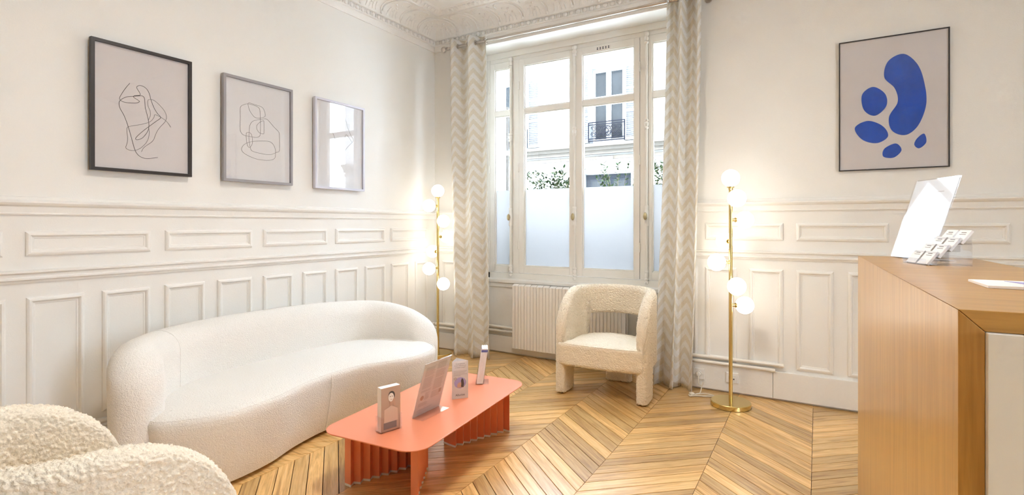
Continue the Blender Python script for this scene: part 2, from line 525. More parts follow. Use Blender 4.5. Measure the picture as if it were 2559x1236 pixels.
PANEL_PROF = [(0,0),(0.003,0.009),(0.010,0.0135),(0.018,0.015),(0.024,0.010),(0.027,0.0035),(0.034,0.003),(0.036,0.0)]
def panel_frame(parent, kind, a0, a1, z0, z1, y=None, name='panel_molding'):
    m = MB(); n = len(PANEL_PROF); vs = []; fs = []
    for (sa, sz) in ((0,0),(1,0),(1,1),(0,1)):
        for ins, d in PANEL_PROF:
            a = a0+ins if sa == 0 else a1-ins
            z = z0+ins if sz == 0 else z1-ins
            vs.append((XL+d, a, z) if kind == 'L' else (a, (YW if y is None else y)-d, z))
    for c in range(4):
        e = (c+1) % 4
        for k in range(n-1): fs.append((c*n+k, e*n+k, e*n+k+1, c*n+k+1))
    m.add(vs, fs)
    return m.build(name, 'trim', parent)

wall_left = struct(MB().box(XL-0.25, XL, YF-0.25, YW+0.6, -0.02, ZC+0.1).build('wall_left', 'wall'),
                   'off-white wall with pictures above panelled wainscot behind sofa', 'wall')
CAP = [(0,0),(0.010,0.0),(0.012,0.006),(0.010,0.010),(0.014,0.040),(0.026,0.048),(0.033,0.058),(0.033,0.066),(0.020,0.074),(0.012,0.088),(0,0.090)]
MID = [(0,0),(0.008,0.0),(0.012,0.010),(0.020,0.016),(0.020,0.024),(0.012,0.030),(0.014,0.042),(0.026,0.050),(0.026,0.058),(0.0,0.064)]
wall_profile(wall_left, CAP, 'L', YF, YW, 'cap_rail', z=1.297)
wall_profile(wall_left, MID, 'L', YF, YW, 'dado_rail', z=0.962)
BASEM = [(0,0),(0.022,0.0),(0.026,0.012),(0.018,0.022),(0.022,0.034),(0.016,0.046),(0,0.05)]
wall_profile(wall_left, BASEM, 'L', YF, YW, 'base_molding', z=0.150)
UP = [(0.420,0.902),(0.975,1.531),(1.608,2.161),(2.242,2.793),(2.876,3.428),(3.504,4.015)]
UP = [(0.34,0.895)] + UP[1:]
for a0, a1 in UP:
    panel_frame(wall_left, 'L', a0, a1, 1.092, 1.214)
LOW = [(0.67,0.906),(0.979,1.215),(1.292,1.529),(1.606,1.842),(1.921,2.161),(2.242,2.480),(2.567,2.793),(2.876,3.112),(3.193,3.433),(3.509,3.745),(3.836,4.021)]
for a0, a1 in LOW:
    panel_frame(wall_left, 'L', a0, a1, 0.232, 0.889)
struct(MB().box(XL, XL+0.022, YF, YW, 0.012, 0.150).build('baseboard_left', 'trim', bevel=0.003),
       'white painted baseboard along the sofa wall', 'baseboard')

# back wall (window wall)
wb = MB()
wb.box(XL-0.25, NX0, YW, 4.75, -0.02, ZC+0.1)
wb.box(NX1, XR+0.25, YW, 4.75, -0.02, ZC+0.1)
wb.box(NX0, NX1, YW, 4.75, SOF, ZC+0.1)
wb.box(NX0, NX1, YN, 4.75, -0.02, 0.70)
wall_back = struct(wb.build('wall_back', 'wall'), 'cream window wall with deep niche and panelled wainscot', 'wall')
# left bit of the window wall
wall_profile(wall_back, CAP, 'B', XL, NX0, 'cap_rail', z=1.297)
wall_profile(wall_back, MID, 'B', XL, NX0, 'dado_rail', z=0.962)
panel_frame(wall_back, 'B', XL+0.10, NX0-0.08, 0.232, 0.889)
panel_frame(wall_back, 'B', XL+0.10, NX0-0.08, 1.092, 1.214)
# right bit, rails sit a little higher
wall_profile(wall_back, CAP, 'B', NX1, XR, 'cap_rail', z=1.345)
wall_profile(wall_back, MID, 'B', NX1, XR, 'dado_rail', z=0.995)
for a0, a1 in ((-0.735,-0.208),(-0.128,0.400),(0.480,0.985),(1.065,1.60),(1.68,2.21),(2.29,2.82)):
    panel_frame(wall_back, 'B', a0, a1, 1.133, 1.258)
    mid = (a0+a1)/2
    panel_frame(wall_back, 'B', a0, mid-0.041, 0.228, 0.928)
    panel_frame(wall_back, 'B', mid+0.041, a1, 0.228, 0.928)
# window-side edge strip of the right wall panelling
panel_frame(wall_back, 'B', NX1+0.03, -0.79, 0.228, 0.928)
# lintel moulding on the niche edge and apron rail under the window
wall_profile(wall_back, [(0,0),(0.012,0),(0.016,0.008),(0.012,0.016),(0.012,0.028),(0.0,0.034)], 'B', NX0, NX1, 'lintel_molding', z=SOF)
ap = MB().box(NX0, NX1, YN-0.014, YN, 0.640, 0.684)
ap.box(NX0, NX1, YN-0.030, YN+0.09, 0.684, 0.716)
ap.build('apron_rail', 'trim', wall_back, bevel=0.004)
# baseboards
bl = root('baseboard_back'); struct(bl, 'white painted baseboard under the window and right wall', 'baseboard')
MB().box(XL, NX0, YW-0.022, YW, 0.012, 0.165).build('board', 'trim', bl, bevel=0.003)
MB().box(NX0, NX1, YN-0.018, YN, 0.012, 0.165).build('board', 'trim', bl, bevel=0.003)
MB().box(NX1, -0.2735, YW-0.026, YW, 0.014, 0.205).build('board', 'trim', bl, bevel=0.002)
MB().box(-0.2715, 1.55, YW-0.026, YW, 0.014, 0.205).build('board', 'trim', bl, bevel=0.002)
MB().box(1.552, XR, YW-0.026, YW, 0.014, 0.205).build('board', 'trim', bl, bevel=0.002)

wr_ = MB()
RY0, RY1 = 0.4, 1.1  # opening added in the unseen wall to let in fill daylight
wr_.box(XR, XR+0.25, YF-0.25, RY0, -0.02, ZC+0.1); wr_.box(XR, XR+0.25, RY1, YW, -0.02, ZC+0.1)
wr_.box(XR, XR+0.25, RY0, RY1, -0.02, 0.80); wr_.box(XR, XR+0.25, RY0, RY1, 2.70, ZC+0.1)
struct(wr_.build('wall_right', 'wall'), 'cream wall closing the room on the right, with a tall opening added for fill light', 'wall')
struct(MB().box(XL-0.25, XR+0.25, YF-0.25, YF, -0.02, ZC+0.1).build('wall_front', 'wall'), 'plain cream wall opposite the window', 'wall')

# ------------------------------------------------------------------ ceiling and cornice
ceiling = struct(MB().box(XL-0.25, XR+0.25, YF-0.25, 4.75, ZC, ZC+0.2).build('ceiling', 'ceiling'), 'white ceiling with ornate moulded plaster cornice', 'ceiling')
COVE = []
for i in range(11):
    a = PI/2*i/10
    COVE.append((0.045+0.195*(1-math.cos(a)), 3.105+0.118*math.sin(a)))
CORN = [(0,2.990),(0.010,2.990),(0.014,3.000),(0.014,3.042),(0.024,3.048),(0.024,3.056),(0.018,3.060),(0.018,3.092),(0.040,3.096),(0.045,3.105)] + COVE[1:] + \
       [(0.250,3.221),(0.252,3.232),(0.262,3.234),(0.305,3.262),(0.312,3.268),(0.330,3.268),(0.332,3.262),(0.430,3.262),(0.432,3.250),(0.452,3.246),(0.470,3.252),(0.490,3.272),(0.500,3.275),(0.500,ZC),(0,ZC)]
cm = MB(); n = len(CORN); vs = []; fs = []
for d, z in CORN: vs.append((XL+d, YF, z))
for d, z in CORN: vs.append((XL+d, YW-d, z))
for d, z in CORN: vs.append((XR, YW-d, z))
for c in range(2):
    for k in range(n-1): fs.append((c*n+k, (c+1)*n+k, (c+1)*n+k+1, c*n+k+1))
cm.add(vs, fs)
cornice = cm.build('cornice', 'plaster', ceiling, smooth=True, angle=30)
# egg-shaped beads of the lower row
bead = None
def put_bead(p, rz):
    global bead
    if bead is None:
        m = MB().ball((0,0,0), (0.020, 0.013, 0.019), 10, 6)
        m.ball((0.030,0,0.0), (0.006,0.008,0.017), 6, 4)
        bead = m.build('bead', 'plaster', cornice, smooth=True, loc=p, rot=(0,0,rz))
    else: share(bead, cornice, p, (0,0,rz))
y = 2.05
while y < YW-0.04: put_bead((XL+0.022, y, 3.076), PI/2); y += 0.061
x = XL+0.06
while x < -0.9: put_bead((x, YW-0.022, 3.076), 0); x += 0.061
# scrolled acanthus ornaments lying in the cove
def cove_pt(t, lift=0.004):
    a = PI/2*max(0,min(1,t))
    d = 0.045+0.195*(1-math.cos(a)); z = 3.105+0.118*math.sin(a)
    return d + lift*math.cos(a)*1.0, z - lift*math.sin(a)*1.0
def scroll_mesh(flip):
    m = MB()
    path = [(0.0,0.10),(0.0,0.28),(-0.012,0.48),(-0.040,0.68),(-0.085,0.84),(-0.135,0.93),(-0.185,0.93),(-0.212,0.84),(-0.205,0.72)]
    path2 = [(0.024,0.12),(0.026,0.30),(0.018,0.52),(-0.005,0.72),(-0.040,0.90)]
    for P, r in ((path,[0.008,0.008,0.009,0.010,0.010,0.009,0.007,0.006,0.004]),(path2,[0.005,0.006,0.006,0.005,0.004])):
        pts = []
        for s, t in P:
            d, z = cove_pt(t); pts.append((s*flip, -d, z))
        m.tube([tuple(p) for p in catmull(pts, 3)], 0.0055 if P is path2 else 0.008, 6)
    d, z = cove_pt(0.08, 0.008)
    m.ball((0.010*flip, -d, z-0.004), (0.013,0.010,0.017), 8, 6)
    for s, t, rr in ((-0.10,0.62,0.016),(-0.13,0.50,0.013),(-0.075,0.45,0.012),(-0.15,0.68,0.011),(-0.11,0.33,0.012),(-0.16,0.40,0.010),(-0.06,0.25,0.010)):
        d, z = cove_pt(t, 0.0); m.ball((s*flip, -d, z), (rr*0.8, rr*0.55, rr), 7, 5)
    for k in range(4):
        s = -0.05-0.04*k; pts = []
        for t in (0.05,0.2,0.35,0.45-0.02*k):
            d, z = cove_pt(t, 0.001); pts.append(((s+0.03*t*(k-1.5))*flip, -d, z))
        m.tube(pts, 0.004, 5)
    return m
sB = scroll_mesh(1).build('scroll_ornament', 'plaster', cornice, smooth=True, loc=(XL+0.31, YW, 0))
for k in range(1, 10): share(sB, cornice, (XL+0.31+0.245*k, YW, 0))
sL = scroll_mesh(-1).build('scroll_ornament', 'plaster', cornice, smooth=True, loc=(XL, YW-0.30, 0), rot=(0,0,PI/2))
for k in range(1, 8): share(sL, cornice, (XL, YW-0.30-0.245*k, 0))
# leaf row of the upper band
lf = MB().ball((0,0,0), (0.016,0.024,0.010), 7, 5)
lf.ball((0.012,-0.012,0), (0.008,0.010,0.008), 6, 4); lf.ball((-0.012,-0.012,0), (0.008,0.010,0.008), 6, 4)
leafp = lf.build('leaf_ornament', 'plaster', cornice, smooth=True, loc=(XL+0.33, YW-0.280, 3.243), rot=(math.radians(-28),0,0))
x = XL+0.38
while x < -1.6: share(leafp, cornice, (x, YW-0.280, 3.243), (math.radians(-28),0,0)); x += 0.05
y = YW-0.33
while y > 2.7: share(leafp, cornice, (XL+0.280, y, 3.243), (math.radians(-28),0,PI/2)); y -= 0.05

# ------------------------------------------------------------------ window
YS = 4.382     # front face of the sashes
window = struct(root('window_1', (0,0,0)), 'tall white four-part casement window with frosted lower panes', 'window')
fr = MB()
fr.box(NX0, NX1, YS+0.012, YS+0.10, 2.857, SOF)           # head
fr.box(NX0, NX1, YS-0.006, YS+0.012, 2.895, SOF)          # head fascia
fr.box(NX0, NX1, YS+0.004, YS+0.10, 0.700, 0.772)         # cill
fr.box(NX0, NX0+0.030, YS+0.004, YS+0.10, 0.70, SOF)
fr.box(NX1-0.030, NX1, YS+0.004, YS+0.10, 0.70, SOF)
fr.box(-2.580, -2.508, YS+0.006, YS+0.10, 0.772, 2.857)
fr.box(-1.312, -1.240, YS+0.006, YS+0.10, 0.772, 2.857)
fr.build('frame', 'winpaint', window, bevel=0.003)
def sash(x0, x1, stl, strr):
    """casement: stiles, rails and glazing bar, with its panes as sub-parts"""
    z0, z1 = 0.776, 2.853
    g0, g1 = x0+stl, x1-strr
    m = MB()
    m.box(x0, g0, YS, YS+0.045, z0, z1); m.box(g1, x1, YS, YS+0.045, z0, z1)
    m.box(g0, g1, YS, YS+0.045, z0, 0.843); m.box(g0, g1, YS, YS+0.045, 2.790, z1)
    m.box(g0, g1, YS+0.002, YS+0.043, 2.325, 2.374)
    # glazing beads
    for a, b in ((0.843,2.325),(2.374,2.790)):
        for q0, q1, r0, r1 in ((g0,g0+0.010,a,b),(g1-0.010,g1,a,b),(g0+0.010,g1-0.010,a,a+0.010),(g0+0.010,g1-0.010,b-0.010,b)):
            m.box(q0, q1, YS+0.012, YS+0.040, r0, r1)
    s = m.build('sash', 'winpaint', window, bevel=0.0025)
    MB().box(g0+0.004, g1-0.004, YS+0.024, YS+0.028, 2.376, 2.788).build('glass_pane', 'glass', s)
    MB().box(g0+0.004, g1-0.004, YS+0.024, YS+0.028, 1.586, 2.323).build('glass_pane', 'glass', s)
    MB().box(g0+0.004, g1-0.004, YS+0.024, YS+0.028, 0.845, 1.586).build('frosted_pane', 'frost', s)
    return s
sash(-2.842, -2.583, 0.056, 0.012)
sL_ = sash(-2.505, -1.912, 0.055, 0.055)
sR_ = sash(-1.910, -1.315, 0.066, 0.047)
sash(-1.238, -0.982, 0.030, 0.056)
# espagnolette bolts with turned collars and oval knobs
def bolt():
    m = MB()
    m.tube([(0,0,0.80),(0,0,2.85)], 0.011, 10)
    prof = [(0.011,-0.045),(0.016,-0.040),(0.019,-0.030),(0.013,-0.020),(0.018,-0.010),(0.020,0.0),(0.018,0.010),(0.013,0.020),(0.019,0.030),(0.016,0.040),(0.011,0.045)]
    for zc in (0.815, 2.10, 2.825): m.lathe([(r, h+zc) for r, h in prof], 12)
    m.lathe([(0.010,2.852),(0.020,2.856),(0.022,2.875),(0.012,2.885),(0,2.888)], 12)
    m.lathe([(0.016,1.235),(0.019,1.24),(0.017,1.265),(0.014,1.28),(0.018,1.29),(0.018,1.365),(0.014,1.375),(0.017,1.39),(0.019,1.405),(0.016,1.41)], 12)
    m.lathe([(0.010,0.742),(0.016,0.746),(0.017,0.762),(0.011,0.768)], 12)
    return m
bo = bolt().build('bolt_rod', 'winpaint', window, smooth=True, loc=(-1.913, YS-0.014, 0))
kn = MB().tube([(0,0,1.318),(0,-0.03,1.318)], 0.007, 8)
kn.ball((0.0,-0.042,1.318), (0.017,0.013,0.032), 14, 10)
knob = kn.build('knob', 'oldbrass', bo, smooth=True)
for xx in (-2.592, -1.250):
    b2 = share(bo, window, (xx, YS-0.014, 0)); share(knob, b2)
hg = MB().lathe([(0.004,-0.042),(0.008,-0.040),(0.008,0.040),(0.004,0.042)], 8)
hinge = None
for xx in (-2.508, -1.313, -2.845):
    for zz in (2.60, 1.80, 1.05):
        p = (xx, YS-0.004, zz)
        if hinge is None: hinge = hg.build('hinge', 'winpaint', window, smooth=True, loc=p)
        else: share(hinge, window, p)
vg = MB().box(-1.71, -1.575, YS-0.004, YS+0.002, 2.806, 2.833)
vent = vg.build('vent_grille', 'winpaint', window)
hl = MB()
for i in range(5):
    for j in range(2):
        hl.box(-1.700+0.026*i, -1.688+0.026*i, YS-0.0048, YS-0.0035, 2.809+0.012*j, 2.817+0.012*j)
hl.build('vent_holes', 'dark', vent)
# tiled outer sill
MB().box(NX0-0.05, NX1+0.05, YS+0.10, 4.82, 0.66, 0.70).build('outer_sill', 'sill', window, bevel=0.004)

# ------------------------------------------------------------------ sofa
sofa = thing('curved_sofa', 'cream boucle curved sofa with wraparound back against the panelled wall', 'sofa', (-2.75, 2.08, 0))
SO = Vector((-2.75, 2.08, 0))
BP = [(-2.46,3.005,0.46),(-2.60,3.035,0.555),(-2.78,3.035,0.615),(-2.95,2.97,0.648),(-3.065,2.82,0.662),(-3.125,2.55,0.676),(-3.14,2.2,0.685),(-3.13,1.84,0.688),(-3.065,1.53,0.688),(-2.92,1.32,0.692),(-2.74,1.19,0.694),(-2.57,1.135,0.62)]
path = catmull(BP, 10)
TH = 0.215
L = [0.0]
for a, b in zip(path[:-1], path[1:]): L.append(L[-1] + (Vector((b.x,b.y))-Vector((a.x,a.y))).length)
tot = L[-1]
# extra rings near both ends for the rounded caps
rings = []
def at(s):
    for i in range(len(L)-1):
        if L[i] <= s <= L[i+1]+1e-9:
            t = (s-L[i])/max(1e-9, L[i+1]-L[i]); return path[i].lerp(path[i+1], t)
    return path[-1]
CAPL = 0.11
ss = [CAPL*(1-math.cos(PI/2*k/9)) for k in range(10)]
ss += [CAPL + (tot-2*CAPL)*k/90 for k in range(1, 90)]
ss += [tot-s for s in ss[:10][::-1]]
NPROF = 34
bm_ = MB(); allr = []
for s in ss:
    p = at(s); q0 = at(max(0, s-0.02)); q1 = at(min(tot, s+0.02))
    t = Vector((q1.x-q0.x, q1.y-q0.y, 0)).normalized()
    nrm = Vector((t.y, -t.x, 0))        # towards the outside
    if nrm.dot(Vector((p.x+2.6, p.y-2.08, 0))) < 0: nrm = -nrm
    e = min(s, tot-s)/CAPL
    e = math.sqrt(max(0.0, 1-(1-min(1, e))**2))
    e = max(e, 0.03)
    T = TH*e
    H = p.z - 0.10*(1-e)
    ring = []
    zb = 0.03
    for k in range(NPROF):
        u = k/(NPROF-1)
        if u < 0.32:
            v = u/0.32; n_ = T/2*(1-0.10*(1-v)); z = zb+(H-TH/2-zb)*v
        elif u < 0.68:
            a = PI*(u-0.32)/0.36; n_ = T/2*math.cos(a); z = H-TH/2+TH/2*math.sin(a)*(0.55+0.45*e)
        else:
            v = (1-u)/0.32; n_ = -T/2; z = zb+(H-TH/2-zb)*v
        ring.append((p.x+nrm.x*n_-SO.x, p.y+nrm.y*n_-SO.y, z))
    allr.append(ring)
vs = [p for r in allr for p in r]; fs = []
for i in range(len(allr)-1):
    for k in range(NPROF-1):
        fs.append((i*NPROF+k, i*NPROF+k+1, (i+1)*NPROF+k+1, (i+1)*NPROF+k))
fs.append(tuple(range(NPROF))); fs.append(tuple((len(allr)-1)*NPROF+k for k in range(NPROF))[::-1])
bm_.add(vs, fs)
back = bm_.build('backrest', 'sofa', sofa, smooth=True, angle=75)
for idx in (22, 84):
    r_ = allr[idx]
    MB().tube([r_[k] for k in range(12, NPROF-3)], 0.0026, 5).build('seam', 'sofa', back, smooth=True)
# seat: kidney-shaped block with a crowned top
SEAT = [(-2.53,1.165),(-2.42,1.27),(-2.362,1.38),(-2.346,1.49),(-2.366,1.68),(-2.428,1.873),(-2.462,2.09),(-2.444,2.29),(-2.375,2.43),(-2.308,2.567),(-2.298,2.727),(-2.330,2.867),(-2.42,2.975),(-2.60,3.02),(-2.86,2.93),(-3.03,2.72),(-3.08,2.40),(-3.085,2.05),(-3.07,1.75),(-2.99,1.48),(-2.83,1.29),(-2.66,1.19)]
out = catmull([(x,y,0) for x, y in SEAT], 7, True)
N = len(out); cen = Vector((-2.68, 2.08, 0))
def inset(d):
    r = []
    for i, p in enumerate(out):
        t = (out[(i+1)%N]-out[i-1]).normalized(); nn = Vector((-t.y, t.x, 0))
        r.append(p + nn*d)
    return r
def area_sign():
    return sum(out[i-1].x*out[i].y-out[i].x*out[i-1].y for i in range(N))
sg = 1 if area_sign() > 0 else -1
levels = [(0.060,0.025),(0.055,0.04),(0.035,0.12),(0.014,0.24),(0.002,0.32),(0.0,0.350),(0.006,0.366),(0.012,0.372),(0.018,0.368),(0.024,0.374),(0.045,0.384),(0.07,0.390),(0.10,0.393)]
vs = []; fs = []
for d, z in levels:
    for p in inset(d*sg): vs.append((p.x-SO.x, p.y-SO.y, z))
last = inset(0.10*sg)
for k, q in enumerate((0.25, 0.5, 0.75, 0.97)):
    for p in last:
        c = Vector((-2.745, max(1.50, min(2.70, p.y)), 0))
        w = Vector((p.x, p.y, 0)).lerp(c, q)
        vs.append((w.x-SO.x, w.y-SO.y, 0.393+0.009*math.sin(PI/2*q)))
R = len(levels)+4
for r in range(R-1):
    for i in range(N):
        j = (i+1) % N
        fs.append((r*N+i, r*N+j, (r+1)*N+j, (r+1)*N+i))
fs.append(tuple(range(N))[::-1])
for i in range(N//2-1):
    fs.append(((R-1)*N+i, (R-1)*N+i+1, (R-1)*N+N-2-i, (R-1)*N+N-1-i))
seat = MB().add(vs, fs).build('seat', 'sofa', sofa, smooth=True, angle=60)
# piping round the seat edge and the upright seam
MB().tube([(p.x-SO.x, p.y-SO.y, 0.3705) for p in inset(0.013*sg)], 0.0032, 5, True).build('piping', 'sofa', seat, smooth=True)
sm = [(-2.4615+dx, 2.085, z) for dx, z in ((0.004-0.013,0.366),(0.002,0.345),(0.0,0.30),(-0.012,0.22),(-0.034,0.11),(-0.055,0.03))]
MB().tube([(x-SO.x, y-SO.y, z) for x, y, z in sm], 0.0028, 5).build('seam', 'sofa', seat, smooth=True)

# ------------------------------------------------------------------ barrel armchairs
curl = bpy.data.textures.new('curl_noise', 'VORONOI'); curl.noise_scale = 0.0095; curl.noise_intensity = 1.0
def curly(o, strength=0.010):
    d = o.modifiers.new('curl', 'DISPLACE'); d.texture = curl; d.strength = -strength; d.mid_level = 0.35
    d.texture_coords = 'LOCAL'
def round_slab(poly_fn, n, zs):
    pass
def make_chair():
    t = thing('barrel_armchair', 'sand boucle barrel armchair under the window', 'armchair')
    A, FYc, BY, Y1, ZT, ZF, TK = 0.300, -0.300, 0.265, -0.03, 0.765, 0.43, 0.082
    P = []
    for k in range(30): P.append((-A, FYc+(Y1-FYc)*k/30))
    for k in range(61):
        a = PI*k/60; P.append((-A*math.cos(a), Y1+(BY-Y1)*math.sin(a)))
    for k in range(1, 31): P.append((A, Y1+(FYc-Y1)*k/30))
    n = len(P); NP = 300
    cum = [0.0]
    for a, b in zip(P[:-1], P[1:]): cum.append(cum[-1]+math.hypot(b[0]-a[0], b[1]-a[1]))
    T = cum[-1]; vs = []; fs = []
    dens = []
    STEP = 400
    cap = 0.036
    slist = [cap*(1-math.cos(PI/2*k/6)) for k in range(7)] + [cap+(T-2*cap)*k/STEP for k in range(1, STEP)]
    slist += [T-s for s in slist[:7][::-1]]
    def pat(s):
        s = max(0, min(T, s))
        for i in range(n-1):
            if s <= cum[i+1]+1e-9:
                q = (s-cum[i])/(cum[i+1]-cum[i]); return (P[i][0]+(P[i+1][0]-P[i][0])*q, P[i][1]+(P[i+1][1]-P[i][1])*q)
        return P[-1]
    for s in slist:
        x, y = pat(s); a = pat(s-0.01); b = pat(s+0.01)
        tx, ty = b[0]-a[0], b[1]-a[1]; l = math.hypot(tx, ty); nx, ny = -ty/l, tx/l
        if nx*x+ny*(y-Y1) < 0 or (abs(y) > 0 and nx*x < 0 and abs(x) > 0.2): nx, ny = (-nx, -ny)
        e = min(s, T-s)/cap; e = max(0.12, math.sqrt(max(0, 1-(1-min(1, e))**2)))
        q = max(0, min(1, (0.05-y)/0.35))
        H = ZF+(ZT-ZF)*math.sqrt(max(0, 1-q*q))
        # underside: arms run down past the seat, the back band floats above it
        w = max(0, min(1, (y-0.10)/0.06)); w = w*w*(3-2*w)
        zb = 0.215+(0.535-0.215)*w
        th = TK*(0.30+0.70*e); hh = th/2; tb = min(hh, 0.03)
        for k in range(NP):
            u = 4*k/NP
            if u < 1.4: z = zb+tb+(H-hh-zb-tb)*u/1.4; o_ = hh
            elif u < 2.0: an = PI*(u-1.4)/0.6; z = H-hh+hh*math.sin(an); o_ = hh*math.cos(an)
            elif u < 3.4: z = H-hh-(H-hh-zb-tb)*(u-2.0)/1.4; o_ = -hh
            else: an = PI*(u-3.4)/0.6; z = zb+tb-tb*math.sin(an); o_ = -hh*math.cos(an)
            vs.append((x+nx*o_, y+ny*o_, z))
    m = len(slist)
    for i in range(m-1):
        for k in range(NP):
            l = (k+1) % NP
            fs.append((i*NP+k, i*NP+l, (i+1)*NP+l, (i+1)*NP+k))
    fs.append(tuple(range(NP))); fs.append(tuple((m-1)*NP+k for k in range(NP))[::-1])
    o = MB().add(vs, fs).build('backrest', 'chair', t, smooth=True, angle=80); curly(o, 0.012)
    # seat: D-shaped cushion block, slightly bowed front
    op = []
    for k in range(40): op.append((-0.312+0.624*k/40, -0.308-0.034*math.sin(PI*k/40)**0.7))
    for k in range(16): op.append((0.312-0.037*min(1, k/4), -0.308+0.283*k/16))
    for k in range(64):
        a = PI*k/64; op.append((0.275*math.cos(a), -0.025+0.235*math.sin(a)))
    for k in range(16): op.append((-0.275-0.037*max(0, (k-12)/4), -0.025-0.283*k/16))
    N2 = len(op); vs = []; fs = []
    lv = [(0.03,0.214),(0.008,0.220),(0.0,0.235)] + [(0.0,0.235+0.013*k) for k in range(1, 11)] + [(0.004,0.374),(0.009,0.378),(0.016,0.376),(0.024,0.381)] + [(0.04+0.02*k, 0.388+0.0035*k) for k in range(9)]
    for d, z in lv:
        f = 1-d/0.275
        for x, y in op: vs.append((x*f, -0.06+(y+0.06)*f, z))
    for r in range(len(lv)-1):
        for i in range(N2):
            j = (i+1) % N2; fs.append((r*N2+i, r*N2+j, (r+1)*N2+j, (r+1)*N2+i))
    fs.append(tuple(range(N2))[::-1]); fs.append(tuple((len(lv)-1)*N2+i for i in range(N2)))
    o = MB().add(vs, fs).build('seat', 'chair', t, smooth=True, angle=60); curly(o, 0.009)
    # legs: two slabs under the arms, one curved slab at the back
    def slab(pts, z0, z1, nz):
        n_ = len(pts); vs = []; fs = []
        for k in range(nz+1):
            z = z0+(z1-z0)*k/nz
            f = 0.90 if k == 0 else 1.0
            cx = sum(p[0] for p in pts)/n_; cy = sum(p[1] for p in pts)/n_
            for x, y in pts: vs.append((cx+(x-cx)*f, cy+(y-cy)*f, z if k else z0))
        for k in range(nz):
            for i in range(n_):
                j = (i+1) % n_; fs.append((k*n_+i, k*n_+j, (k+1)*n_+j, (k+1)*n_+i))
        fs.append(tuple(range(n_))[::-1]); fs.append(tuple(nz*n_+i for i in range(n_)))
        return MB().add(vs, fs)
    def rrect(x0, x1, y0, y1, r, st=0.006):
        pts = []
        for cx, cy, a0 in ((x1-r,y1-r,0),(x0+r,y1-r,PI/2),(x0+r,y0+r,PI),(x1-r,y0+r,1.5*PI)):
            for k in range(7): pts.append((cx+r*math.cos(a0+PI/2*k/6), cy+r*math.sin(a0+PI/2*k/6)))
        # densify
        outp = []
        for i in range(len(pts)):
            a, b = pts[i], pts[(i+1)%len(pts)]; l = math.hypot(b[0]-a[0], b[1]-a[1]); kk = max(1, int(l/st))
            for q in range(kk): outp.append((a[0]+(b[0]-a[0])*q/kk, a[1]+(b[1]-a[1])*q/kk))
        return outp
    for s in (-1, 1):
        x0, x1 = (-0.340, -0.260) if s < 0 else (0.260, 0.340)
        o = slab(rrect(x0, x1, -0.306, -0.09, 0.030), 0.006, 0.36, 48).build('leg', 'chair', t, smooth=True, angle=60); curly(o, 0.010)
    o = slab(rrect(-0.105, 0.105, 0.175, 0.235, 0.022), 0.006, 0.24, 32).build('leg', 'chair', t, smooth=True, angle=60); curly(o, 0.010)
    # seams
    MB().tube([(x*0.97, -0.06+(y+0.06)*0.97, 0.3775) for x, y in op[:40]], 0.003, 5).build('seam', 'chair', t, smooth=True)
    return t
ch = make_chair()
ch.location = (-1.355, 3.79, 0); ch.rotation_euler = (0, 0, 0.05)
ch2 = copy_tree(ch)
ch2.location = (-1.716, 0.558, 0); ch2.rotation_euler = (0, 0, 3.189); ch2.scale = (1, 1, 0.955)
ch2['label'] = 'sand boucle barrel armchair in the foreground beside the sofa, cut by the photo edge'
ch['group'] = ch2['group'] = 'matching barrel armchairs'

# ------------------------------------------------------------------ coffee table
tb = thing('coffee_table', 'low coral metal coffee table with pleated sheet legs in front of the sofa', 'table', (-1.775, 2.205, 0), math.radians(4.5))
ZT_ = 0.285
def rr(hx, hy, r, n=8):
    pts = []
    for cx, cy, a0 in ((hx-r,hy-r,0),(-hx+r,hy-r,PI/2),(-hx+r,-hy+r,PI),(hx-r,-hy+r,1.5*PI)):
        for k in range(n+1): pts.append((cx+r*math.cos(a0+PI/2*k/n), cy+r*math.sin(a0+PI/2*k/n)))
    return pts
MB().prism(rr(0.288, 0.562, 0.10), ZT_-0.006, ZT_).build('table_top', 'coral', tb, bevel=0.002)
def pleat_path(sy):
    """V-shaped pleated sheet, open towards the table end"""
    a = Vector((-0.185, sy*0.455, 0)); b = Vector((-0.028, sy*0.135, 0)); c = Vector((0.028, sy*0.135, 0)); d = Vector((0.185, sy*0.455, 0))
    pts = []
    def run(p, q, n, flip):
        t = (q-p)/n; nn = Vector((-t.y, t.x, 0)).normalized()*0.013*flip
        for i in range(n+1):
            base = p + t*i
            pts.append(base + (nn if i % 2 else -nn))
    pts.append(a + Vector((-0.030, 0, 0)))
    run(a, b, 15, 1)
    run(c, d, 15, 1)
    pts.append(d + Vector((0.030, 0, 0)))
    return pts
def sheet(pts, z0, z1, th):
    m = MB(); n = len(pts); vs = []
    for i, p in enumerate(pts):
        a = pts[max(0, i-1)]; b = pts[min(n-1, i+1)]; t = (b-a).normalized(); nn = Vector((-t.y, t.x, 0))*th/2
        for q in (p+nn, p-nn):
            vs.append((q.x, q.y, z0)); vs.append((q.x, q.y, z1))
    fs = []
    for i in range(n-1):
        o = i*4; e = o+4
        fs += [(o, e, e+1, o+1), (o+2, o+3, e+3, e+2), (o+1, e+1, e+3, o+3), (o, o+2, e+2, e)]
    fs += [(0,1,3,2), ((n-1)*4, (n-1)*4+2, (n-1)*4+3, (n-1)*4+1)]
    return m.add(vs, fs)
for sy in (-1, 1):
    lg = sheet(pleat_path(sy), 0.011, ZT_-0.006, 0.003).build('leg', 'coral', tb)
    sheet(pleat_path(sy), 0.0, 0.011, 0.0046).build('foot_strip', 'whiteplastic', lg)

